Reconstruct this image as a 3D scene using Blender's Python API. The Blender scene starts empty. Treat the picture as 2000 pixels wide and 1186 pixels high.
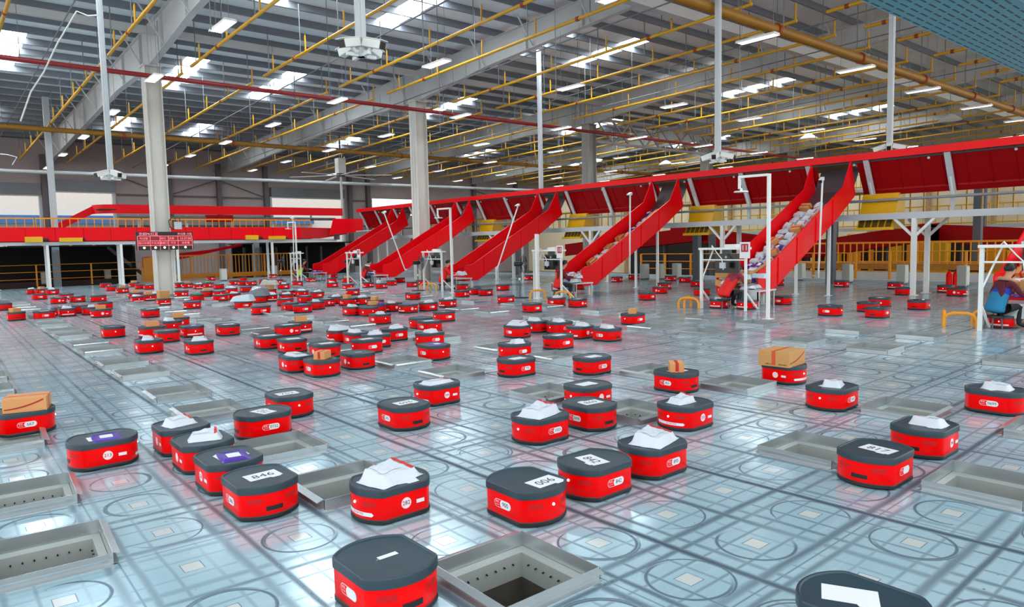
import bpy, bmesh, math, random
from mathutils import Vector, Matrix
sc = bpy.context.scene
COL = sc.collection
# ------------------------------------------------------------------ camera
F_PX = 1380.0
PITCH, YAW, ROLL = -0.08285155, 0.87474164, -0.02129141
CAM = Vector((-2.75986782, -2.60497694, 1.63990499))
_r = Vector((math.sin(YAW), -math.cos(YAW), 0)); _f = Vector((math.cos(PITCH)*math.cos(YAW), math.cos(PITCH)*math.sin(YAW), math.sin(PITCH)))
_u = _r.cross(_f)
CR = math.cos(ROLL)*_r + math.sin(ROLL)*_u
CU = -math.sin(ROLL)*_r + math.cos(ROLL)*_u
CF = _f
cam = bpy.data.objects.new('camera', bpy.data.cameras.new('camera')); COL.objects.link(cam)
cam.matrix_world = Matrix(((CR.x, CU.x, -CF.x, CAM.x), (CR.y, CU.y, -CF.y, CAM.y), (CR.z, CU.z, -CF.z, CAM.z), (0, 0, 0, 1)))
cam.data.sensor_width = 36.0; cam.data.lens = F_PX*36.0/2000.0; cam.data.clip_start = 0.05; cam.data.clip_end = 400
sc.camera = cam
# ------------------------------------------------------------------ world, exposure
wd = bpy.data.worlds.new('sky'); sc.world = wd; wd.use_nodes = True
_n = wd.node_tree.nodes; _bg = _n['Background']
_tc = _n.new('ShaderNodeTexCoord'); _sx = _n.new('ShaderNodeSeparateXYZ'); _rp = _n.new('ShaderNodeValToRGB')
wd.node_tree.links.new(_tc.outputs['Generated'], _sx.inputs[0]); wd.node_tree.links.new(_sx.outputs['Z'], _rp.inputs[0])
_rp.color_ramp.elements[0].position = 0.0; _rp.color_ramp.elements[0].color = (1.0, 0.97, 0.93, 1)
_rp.color_ramp.elements[1].position = 0.6; _rp.color_ramp.elements[1].color = (0.80, 0.93, 1.0, 1)
wd.node_tree.links.new(_rp.outputs[0], _bg.inputs[0]); _bg.inputs[1].default_value = 1.15
sc.view_settings.view_transform = 'Standard'; sc.view_settings.look = 'None'
sc.view_settings.exposure = 0.85; sc.view_settings.gamma = 1.0; sc.view_settings.use_curve_mapping = False
sc.cycles.use_denoising = True
sc.cycles.max_bounces = 8; sc.cycles.diffuse_bounces = 4; sc.cycles.glossy_bounces = 4
# ------------------------------------------------------------------ helpers
PI = math.pi
def lin(c):
    c /= 255.0
    return c/12.92 if c <= 0.04045 else ((c+0.055)/1.055)**2.4
def rgb(r, g, b): return (lin(r), lin(g), lin(b), 1.0)
_MATS = {}
def mat(name, col, rough=0.5, metal=0.0, vary=0.12, scale=6.0, bump=0.0, emit=None, estr=0.0, coat=0.0, spec=0.5, alpha=None):
    """a procedural surface: base colour broken up by noise, optional bump."""
    if name in _MATS: return _MATS[name]
    m = bpy.data.materials.new(name); m.use_nodes = True; nt = m.node_tree; b = nt.nodes['Principled BSDF']
    c = rgb(*col) if max(col) > 1.0 else (*col, 1.0)
    b.inputs['Roughness'].default_value = rough; b.inputs['Metallic'].default_value = metal
    b.inputs['Specular IOR Level'].default_value = spec
    if coat: b.inputs['Coat Weight'].default_value = coat; b.inputs['Coat Roughness'].default_value = 0.08
    tc = nt.nodes.new('ShaderNodeTexCoord'); no = nt.nodes.new('ShaderNodeTexNoise')
    no.inputs['Scale'].default_value = scale; no.inputs['Detail'].default_value = 4.0
    nt.links.new(tc.outputs['Object'], no.inputs['Vector'])
    mx = nt.nodes.new('ShaderNodeMix'); mx.data_type = 'RGBA'
    mx.inputs[6].default_value = tuple(x*(1-vary) for x in c[:3])+(1,); mx.inputs[7].default_value = tuple(min(1, x*(1+vary)) for x in c[:3])+(1,)
    nt.links.new(no.outputs['Fac'], mx.inputs[0]); nt.links.new(mx.outputs[2], b.inputs['Base Color'])
    if bump:
        bp = nt.nodes.new('ShaderNodeBump'); bp.inputs['Strength'].default_value = bump; bp.inputs['Distance'].default_value = 0.01
        nt.links.new(no.outputs['Fac'], bp.inputs['Height']); nt.links.new(bp.outputs[0], b.inputs['Normal'])
    if emit:
        b.inputs['Emission Color'].default_value = rgb(*emit) if max(emit) > 1.0 else (*emit, 1); b.inputs['Emission Strength'].default_value = estr
    if alpha is not None:
        b.inputs['Alpha'].default_value = alpha
    _MATS[name] = m
    return m
class MB:
    """collects shapes, then links them as one mesh object"""
    def __init__(s): s.v = []; s.f = []; s.m = []
    def add(s, vs, fs, mi=0):
        o = len(s.v); s.v += [tuple(p) for p in vs]; s.f += [tuple(i+o for i in q) for q in fs]; s.m += [mi]*len(fs); return s
    def box(s, x0, x1, y0, y1, z0, z1, mi=0):
        v = [(x, y, z) for x in (x0, x1) for y in (y0, y1) for z in (z0, z1)]
        return s.add(v, [(0, 1, 3, 2), (4, 6, 7, 5), (0, 4, 5, 1), (2, 3, 7, 6), (0, 2, 6, 4), (1, 5, 7, 3)], mi)
    def bar(s, p, q, w, h=None, up=(0, 0, 1), mi=0):
        """rectangular bar from p to q, w across, h along up"""
        h = h or w; p = Vector(p); q = Vector(q); d = (q-p).normalized(); up = Vector(up)
        if abs(d.dot(up)) > 0.99: up = Vector((0, 1, 0)) if abs(d.y) < 0.9 else Vector((1, 0, 0))
        a = d.cross(up).normalized(); b = a.cross(d).normalized(); v = []
        for e in (p, q):
            for (i, j) in ((-1, -1), (1, -1), (1, 1), (-1, 1)): v.append(e+a*(i*w/2)+b*(j*h/2))
        return s.add(v, [(3, 2, 1, 0), (4, 5, 6, 7), (0, 1, 5, 4), (1, 2, 6, 5), (2, 3, 7, 6), (3, 0, 4, 7)], mi)
    def tube(s, pts, r, n=10, mi=0, cap=True):
        pts = [Vector(p) for p in pts]; rs = r if isinstance(r, (list, tuple)) else [r]*len(pts); v = []; f = []
        prev = None
        for k, p in enumerate(pts):
            d = (pts[min(k+1, len(pts)-1)]-pts[max(k-1, 0)]).normalized()
            if prev is None:
                a = d.cross(Vector((0, 0, 1)))
                if a.length < 1e-3: a = Vector((1, 0, 0))
                a.normalize()
            else: a = (prev-d*prev.dot(d)).normalized()
            prev = a; b = d.cross(a)
            for i in range(n):
                t = 2*PI*i/n; v.append(p+(a*math.cos(t)+b*math.sin(t))*rs[k])
        for k in range(len(pts)-1):
            for i in range(n):
                j = (i+1) % n; f.append((k*n+i, k*n+j, (k+1)*n+j, (k+1)*n+i))
        if cap: f.append(tuple(range(n-1, -1, -1))); f.append(tuple((len(pts)-1)*n+i for i in range(n)))
        return s.add(v, f, mi)
    def rings(s, loops, mi=0, cap0=True, cap1=True):
        """stack of equal-length closed loops"""
        n = len(loops[0]); v = [p for l in loops for p in l]; f = []
        for k in range(len(loops)-1):
            for i in range(n):
                j = (i+1) % n; f.append((k*n+i, k*n+j, (k+1)*n+j, (k+1)*n+i))
        if cap0: f.append(tuple(range(n-1, -1, -1)))
        if cap1: f.append(tuple((len(loops)-1)*n+i for i in range(n)))
        return s.add(v, f, mi)
    def prism(s, poly, axis, a0, a1, mi=0):
        """2D polygon extruded along axis 'x','y' or 'z'"""
        def P(u, w, a): return {'x': (a, u, w), 'y': (u, a, w), 'z': (u, w, a)}[axis]
        return s.rings([[P(u, w, a0) for u, w in poly], [P(u, w, a1) for u, w in poly]], mi)
    def quad(s, a, b, c, d, mi=0): return s.add([a, b, c, d], [(0, 1, 2, 3)], mi)
    def sheet(s, pts, t, mi=0):
        """planar polygon given thickness t along its normal"""
        pts = [Vector(p) for p in pts]; nrm = (pts[1]-pts[0]).cross(pts[2]-pts[0]).normalized()*t
        return s.rings([[tuple(p) for p in pts], [tuple(p+nrm) for p in pts]], mi)
    def ball(s, c, r, mi=0, n=12, m=8, sq=(1, 1, 1)):
        l = []
        for i in range(m+1):
            t = -PI/2+PI*(i+0.0)/m; rr = max(1e-4, math.cos(t))*r
            l.append([(c[0]+rr*math.cos(2*PI*k/n)*sq[0], c[1]+rr*math.sin(2*PI*k/n)*sq[1], c[2]+r*math.sin(t)*sq[2]) for k in range(n)])
        return s.rings(l, mi)
    def xf(s, M): s.v = [tuple(M @ Vector(p)) for p in s.v]; return s
    def merge(s, o, M=None, dm=0):
        k = len(s.v); s.v += [tuple(M @ Vector(p)) for p in o.v] if M else o.v
        s.f += [tuple(i+k for i in q) for q in o.f]; s.m += [x+dm for x in o.m]; return s
    def mesh(s, name, mats, smooth=None):
        me = bpy.data.meshes.new(name); me.from_pydata(s.v, [], s.f)
        for x in (mats if isinstance(mats, (list, tuple)) else [mats]): me.materials.append(x)
        me.polygons.foreach_set('material_index', s.m)
        bm = bmesh.new(); bm.from_mesh(me); bmesh.ops.recalc_face_normals(bm, faces=bm.faces); bm.to_mesh(me); bm.free()
        if smooth is not None:
            me.polygons.foreach_set('use_smooth', [True]*len(me.polygons)); me.set_sharp_from_angle(angle=math.radians(smooth))
        me.update(); return me
    def build(s, name, mats, parent=None, smooth=None, loc=None):
        return link(name, s.mesh(name, mats, smooth), parent, loc)
def link(name, me, parent=None, loc=None):
    o = bpy.data.objects.new(name, me); COL.objects.link(o)
    if parent is not None: o.parent = parent
    if loc is not None: o.location = loc
    return o
def tag(o, label=None, cat=None, group=None, kind=None):
    for k, x in (('label', label), ('category', cat), ('group', group), ('kind', kind)):
        if x: o[k] = x
    return o
def thing(name, label, cat, loc=(0, 0, 0), rz=0.0, group=None):
    o = bpy.data.objects.new(name, None); COL.objects.link(o); o.location = loc; o.rotation_euler = (0, 0, rz); o.empty_display_size = 0.05
    return tag(o, label, cat, group)
def copy_tree(o, parent=None):
    c = o.copy(); COL.objects.link(c)
    if parent is not None: c.parent = parent
    for ch in list(o.children): copy_tree(ch, c)
    return c
def inst(name, me, parent, loc=(0, 0, 0), scale=(1, 1, 1), rot=(0, 0, 0)):
    o = link(name, me, parent, loc); o.scale = scale; o.rotation_euler = rot; return o
def bevel(o, w, seg=2, ang=40):
    b = o.modifiers.new('bevel', 'BEVEL'); b.width = w; b.segments = seg; b.limit_method = 'ANGLE'; b.angle_limit = math.radians(ang); return o
ORD = ['', 'first', 'second', 'third', 'fourth', 'fifth', 'sixth', 'seventh', 'eighth', 'ninth', 'tenth', 'eleventh', 'twelfth', 'thirteenth', 'fourteenth', 'fifteenth', 'sixteenth', 'seventeenth', 'eighteenth', 'nineteenth', 'twentieth', 'twenty-first', 'twenty-second', 'twenty-third', 'twenty-fourth', 'twenty-fifth', 'twenty-sixth', 'twenty-seventh', 'twenty-eighth', 'twenty-ninth', 'thirtieth']
def place(k, n, ends=('leftmost', 'rightmost')):
    if n == 1: return 'only'
    if k == 1: return ends[0]
    if k == n: return ends[1]
    return ORD[k]
def px(p):
    d = Vector(p)-CAM; z = d.dot(CF); return (1000+F_PX*d.dot(CR)/z, 593-F_PX*d.dot(CU)/z)
def ray(u, v): return CF+CR*((u-1000)/F_PX)-CU*((v-593)/F_PX)
def onz(u, v, z=0.0): d = ray(u, v); return CAM+d*((z-CAM.z)/d.z)
def onx(u, v, x): d = ray(u, v); return CAM+d*((x-CAM.x)/d.x)
def ony(u, v, y): d = ray(u, v); return CAM+d*((y-CAM.y)/d.y)
_TXT = {}
def text_geo(s, size, bold=False):
    """(verts2d, faces) of a line of writing, centred on 0,0"""
    k = (s, size)
    if k in _TXT: return _TXT[k]
    cu = bpy.data.curves.new('writing', 'FONT'); cu.body = s; cu.size = size; cu.align_x = 'CENTER'; cu.align_y = 'CENTER'; cu.resolution_u = 2
    if bold: cu.offset = size*0.018
    ob = bpy.data.objects.new('writing', cu); COL.objects.link(ob)
    bpy.context.view_layer.update()
    me = bpy.data.meshes.new_from_object(ob.evaluated_get(bpy.context.evaluated_depsgraph_get()))
    r = ([(p.co.x, p.co.y) for p in me.vertices], [tuple(q.vertices) for q in me.polygons])
    bpy.data.objects.remove(ob); bpy.data.curves.remove(cu); bpy.data.meshes.remove(me)
    _TXT[k] = r; return r
# ------------------------------------------------------------------ lattice of the robot floor (0.6 m cells), lens-true position of cell centres
K1, F_LENS, CELL = -0.0329002565, 1397.05697, 0.6
def W(i, j):
    flat = Vector((CELL*i, -CELL*j, 0)); d = flat-CAM; z = d.dot(CF)
    if z < 1.2: return flat
    a = F_LENS*d.dot(CR)/z; b = -F_LENS*d.dot(CU)/z; rr = (a*a+b*b)/1e6; s = 1+K1*rr
    p = onz(1000+a*s, 593+b*s)
    w = max(0.0, min(1.0, (2.2-math.sqrt(rr))/0.8))*max(0.0, min(1.0, (z-1.2)/1.0))
    if j > 6: w *= max(0.0, 1-(j-6)/4)
    return flat.lerp(p, w)
HOLES = []
for hi in (-4, -1, 4, 7, 13, 16):
    for hj in (2, 0, -3, -5, -8, -10, -13, -15, -18, -20, -23, -25, -28, -30, -33, -35, -38, -40, -43, -45):
        if hi == -1 and hj == 2: continue
        if hi == -4 and hj > -3: continue
        u, v = px(W(hi, hj))
        if -90 < u < 2090 and v < 1300: HOLES.append((hi, hj))
# ------------------------------------------------------------------ floor
def floor_material():
    m = bpy.data.materials.new('steel_floor'); m.use_nodes = True; nt = m.node_tree; N = nt.nodes; L = nt.links; b = N['Principled BSDF']
    uv = N.new('ShaderNodeUVMap'); uv.uv_map = 'lattice'
    def mth(op, a, c=None, d=None):
        n = N.new('ShaderNodeMath'); n.operation = op
        for k, x in enumerate((a, c, d)):
            if x is None: continue
            if isinstance(x, (int, float)): n.inputs[k].default_value = x
            else: L.new(x, n.inputs[k])
        return n.outputs[0]
    def noise(scale, detail=3.0, vec=None, rough=0.55):
        n = N.new('ShaderNodeTexNoise'); n.inputs['Scale'].default_value = scale; n.inputs['Detail'].default_value = detail; n.inputs['Roughness'].default_value = rough
        L.new(vec if vec is not None else uv.outputs[0], n.inputs['Vector']); return n.outputs['Fac']
    def smooth(x, a, c):
        n = N.new('ShaderNodeMapRange'); n.interpolation_type = 'SMOOTHSTEP'; L.new(x, n.inputs['Value'])
        n.inputs['From Min'].default_value = a; n.inputs['From Max'].default_value = c; return n.outputs[0]
    def mapping(sx, sy, lx=0.0, ly=0.0):
        n = N.new('ShaderNodeMapping'); n.inputs['Scale'].default_value = (sx, sy, 1); n.inputs['Location'].default_value = (lx, ly, 0); L.new(uv.outputs[0], n.inputs['Vector']); return n.outputs[0]
    sx = N.new('ShaderNodeSeparateXYZ'); L.new(uv.outputs[0], sx.inputs[0]); U, V = sx.outputs[0], sx.outputs[1]
    cu = mth('ADD', U, 0.5); cv = mth('ADD', V, 0.5)
    fu = mth('SUBTRACT', mth('FRACT', cu), 0.5); fv = mth('SUBTRACT', mth('FRACT', cv), 0.5)      # -0.5..0.5 inside the cell
    iu = mth('FLOOR', cu); iv = mth('FLOOR', cv)
    def white(a, c, w=0.0):
        cx = N.new('ShaderNodeCombineXYZ'); L.new(a, cx.inputs[0])
        if c is not None: L.new(c, cx.inputs[1])
        cx.inputs[2].default_value = w
        n = N.new('ShaderNodeTexWhiteNoise'); n.noise_dimensions = '3D'; L.new(cx.outputs[0], n.inputs['Vector']); return n.outputs['Value']
    dirt = None
    def addd(x):
        nonlocal dirt
        dirt = x if dirt is None else mth('MAXIMUM', dirt, x)
    wob = mth('MULTIPLY', mth('SUBTRACT', noise(0.9, 2.0), 0.5), 0.05)
    longu = noise(1.0, 3.0, mapping(0.25, 3.0)); longv = noise(1.0, 3.0, mapping(3.0, 0.25, 7.3, 2.1))
    for (f, i, lg, seed) in ((fv, iv, longu, 1.0), (fu, iu, longv, 2.0)):                            # tyre tracks along both directions
        lane = white(i, None, seed)
        for off, wd, st in ((0.17, 0.022, 0.55), (-0.17, 0.022, 0.55), (0.40, 0.056, 1.0), (-0.40, 0.040, 0.8)):
            dd = mth('ABSOLUTE', mth('SUBTRACT', mth('ADD', f, wob), off))
            line = mth('SUBTRACT', 1.0, smooth(dd, wd*0.1, wd*1.25))
            amt = mth('MULTIPLY', mth('ADD', 0.3, mth('MULTIPLY', smooth(lg, 0.28, 0.60), 0.7)), mth('ADD', 0.35, mth('MULTIPLY', lane, 0.8)))
            addd(mth('MULTIPLY', mth('MULTIPLY', line, amt), st))
    rad = mth('SQRT', mth('ADD', mth('MULTIPLY', fu, fu), mth('MULTIPLY', fv, fv)))                  # turning circles round the plates
    ang = mth('ARCTAN2', fv, fu)
    for rr, wd, thr, seed in ((0.345, 0.018, 0.48, 5.0), (0.372, 0.012, 0.60, 6.0), (0.322, 0.011, 0.66, 8.0)):
        ring = mth('SUBTRACT', 1.0, smooth(mth('ABSOLUTE', mth('SUBTRACT', rad, rr)), wd*0.3, wd*1.3))
        pick = mth('GREATER_THAN', white(iu, iv, seed), thr)
        part = smooth(mth('SINE', mth('ADD', ang, mth('MULTIPLY', white(iu, iv, seed+0.5), 6.28))), -0.75, 0.1)
        addd(mth('MULTIPLY', mth('MULTIPLY', ring, pick), mth('MULTIPLY', part, 0.85)))
    spk = noise(14.0, 2.0); addd(mth('MULTIPLY', smooth(spk, 0.72, 0.76), 0.75))                     # specks
    seam = None
    for f, per in ((U, 3.0), (V, 2.0)):                                                              # sheet joints
        ph = mth('ABSOLUTE', mth('SUBTRACT', mth('FRACT', mth('ADD', mth('DIVIDE', f, per), 0.5/per)), 0.5))
        q = mth('GREATER_THAN', ph, 0.5-0.0045/per*2); seam = q if seam is None else mth('MAXIMUM', seam, q)
    addd(mth('MULTIPLY', seam, 0.5))
    pm = mth('MAXIMUM', mth('ABSOLUTE', fu), mth('ABSOLUTE', fv))
    plate = mth('LESS_THAN', pm, 0.083); pedge = mth('MULTIPLY', mth('GREATER_THAN', pm, 0.083), mth('LESS_THAN', pm, 0.091))
    addd(mth('MULTIPLY', pedge, 0.7))
    def mixc(fac, a, c):
        n = N.new('ShaderNodeMix'); n.data_type = 'RGBA'
        L.new(fac, n.inputs[0])
        for k, x in ((6, a), (7, c)):
            if isinstance(x, tuple): n.inputs[k].default_value = x
            else: L.new(x, n.inputs[k])
        return n.outputs[2]
    big = noise(0.22, 4.0); streak = noise(1.0, 4.0, mapping(0.5, 9.0))
    base = mixc(smooth(big, 0.3, 0.7), rgb(164, 194, 206), rgb(190, 214, 222))
    base = mixc(mth('MULTIPLY', smooth(streak, 0.5, 0.75), 0.35), base, rgb(206, 222, 228))
    base = mixc(mth('MULTIPLY', dirt, 0.45), base, rgb(46, 62, 76))
    base = mixc(plate, base, rgb(214, 216, 212))
    L.new(base, b.inputs['Base Color'])
    ro = mth('ADD', 0.09, mth('MULTIPLY', noise(3.0, 4.0), 0.14)); ro = mth('ADD', ro, mth('MULTIPLY', dirt, 0.15)); L.new(ro, b.inputs['Roughness'])
    b.inputs['Metallic'].default_value = 0.25; b.inputs['Specular IOR Level'].default_value = 0.7
    df = N.new('ShaderNodeBsdfDiffuse'); df.inputs['Color'].default_value = rgb(62, 70, 82); ms = N.new('ShaderNodeMixShader')
    L.new(mth('MULTIPLY', dirt, 0.72), ms.inputs[0]); L.new(b.outputs[0], ms.inputs[1]); L.new(df.outputs[0], ms.inputs[2]); L.new(ms.outputs[0], N['Material Output'].inputs[0])
    bp = N.new('ShaderNodeBump'); bp.inputs['Strength'].default_value = 0.05; bp.inputs['Distance'].default_value = 0.02
    L.new(noise(1.3, 2.0), bp.inputs['Height']); L.new(bp.outputs[0], b.inputs['Normal'])
    return m
FLOOR_M = floor_material()
def build_floor():
    hs = set(HOLES); v = []; f = []; uvs = []; idx = {}
    def vid(i, j):
        k = (i, j)
        if k not in idx: idx[k] = len(v); p = W(i-0.5, j-0.5); v.append((p.x, p.y, 0.0))
        return idx[k]
    for i in range(-14, 40):
        for j in range(-67, 10):
            if (i, j) in hs: continue
            f.append((vid(i, j+1), vid(i+1, j+1), vid(i+1, j), vid(i, j)))
            uvs += [(i-0.5, j+0.5), (i+0.5, j+0.5), (i+0.5, j-0.5), (i-0.5, j-0.5)]
    me = bpy.data.meshes.new('floor'); me.from_pydata(v, [], f); ul = me.uv_layers.new(name='lattice')
    for k, p in enumerate(uvs): ul.data[k].uv = p
    me.materials.append(FLOOR_M); me.update()
    tag(link('floor', me), kind='structure')
build_floor()
M_LOW = mat('lower_concrete', (88, 84, 78), 0.7, 0, 0.25, 0.6)
g = MB().box(-30, 90, -30, 75, -1.25, -1.15).build('ground', M_LOW); tag(g, kind='structure')
# ------------------------------------------------------------------ chute frames let into the floor
M_ST = mat('bare_steel', (184, 190, 192), 0.26, 0.65, 0.14, 3.0, 0.05)
M_STD = mat('worn_steel', (120, 112, 102), 0.42, 0.7, 0.3, 5.0, 0.08)
M_BIN = mat('bin_lining', (176, 178, 172), 0.45, 0.35, 0.10, 3.0)
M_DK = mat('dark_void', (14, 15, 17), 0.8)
def make_frame(variant):
    rnd = random.Random(variant)
    t = thing('parcel_chute', 'frame', 'floor chute', (0, 0, 0))
    h = 0.5*CELL; z1 = 0.062
    rim = MB()                                                         # four upright flanges, folded outward at the top
    for k in range(4):
        c, s = math.cos(k*PI/2), math.sin(k*PI/2)
        R = Matrix.Rotation(k*PI/2, 4, 'Z'); o = MB(); lip = 0.035+0.012*rnd.random()
        o.box(-h, h, -h, -h+0.004, -0.02, z1)
        if (k+variant) % 4 != 2: o.add([(-h+0.015, -h, z1), (h-0.015, -h, z1), (h-0.01, -h-lip, z1-0.012), (-h+0.01, -h-lip, z1-0.012), (-h+0.015, -h, z1-.003), (h-0.015, -h, z1-.003), (h-0.01, -h-lip, z1-0.015), (-h+0.01, -h-lip, z1-0.015)], [(0, 1, 2, 3), (7, 6, 5, 4), (0, 4, 5, 1), (1, 5, 6, 2), (2, 6, 7, 3), (3, 7, 4, 0)])
        o.box(-h+0.01, h-0.01, -h-0.028, -h, 0.0, 0.004)                 # foot strip on the floor
        rim.merge(o, R)
    r = rim.build('rim', M_ST, t)
    b = MB(); k = h-0.05
    def ring(a, z): return [(-a, -a, z), (a, -a, z), (a, a, z), (-a, a, z)]
    b.rings([ring(h-0.006, -0.018), ring(k, -0.03), ring(k-0.01, -0.16), ring(k-0.006, -0.16), ring(k+0.004, -0.03)], 0, False, False)
    b.build('bin_lining', M_BIN, t)
    b = MB()
    for a in range(7):
        for kk in range(4):
            R = Matrix.Rotation(kk*PI/2, 4, 'Z'); o = MB(); x = -0.18+a*0.06
            o.tube([(x, k-0.006, -0.075), (x, k-0.0175, -0.077)], 0.0045, 6); b.merge(o, R)
    b.build('bolt_holes', M_DK, t) if variant else None
    d = MB(); d.rings([ring(k-0.008, -0.16), ring(k-0.06, -0.75)], 0, False, True)
    d.build('shaft', M_STD if variant else mat('shaded_shaft_steel', (40, 42, 46), 0.6, 0.3, 0.3), t)  # near-black variant has the shade down the shaft put into its colour
    return t
FR = [make_frame(0), make_frame(1)]
_cols = {-4: 'far left file', -1: 'second file from left', 4: 'third file from left', 7: 'fourth file from left', 13: 'fifth file from left', 16: 'right-hand file'}
_used = [False, False]; _cnt = {}
for (hi, hj) in HOLES:
    q = (hi*3-hj) % 2; _cnt[hi] = _cnt.get(hi, 0)+1
    if not _used[q]: fr = FR[q]; _used[q] = True
    else: fr = copy_tree(FR[q])
    p = W(hi, hj); a = W(hi+0.5, hj); c = W(hi-0.5, hj); e = W(hi, hj-0.5); g_ = W(hi, hj+0.5)
    fr.location = (p.x, p.y, 0.0); fr.rotation_euler = (0, 0, math.atan2(a.y-c.y, a.x-c.x)+ (PI if hj % 2 else 0)); s = (a-c).length/CELL; s2 = (e-g_).length/CELL
    fr.scale = (s*0.995, s2*0.995, 1)
    tag(fr, 'square steel chute frame in the floor, %s from front, %s' % (ORD[_cnt[hi]], _cols[hi]), 'floor chute', 'steel chute frames in the robot floor')
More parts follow.
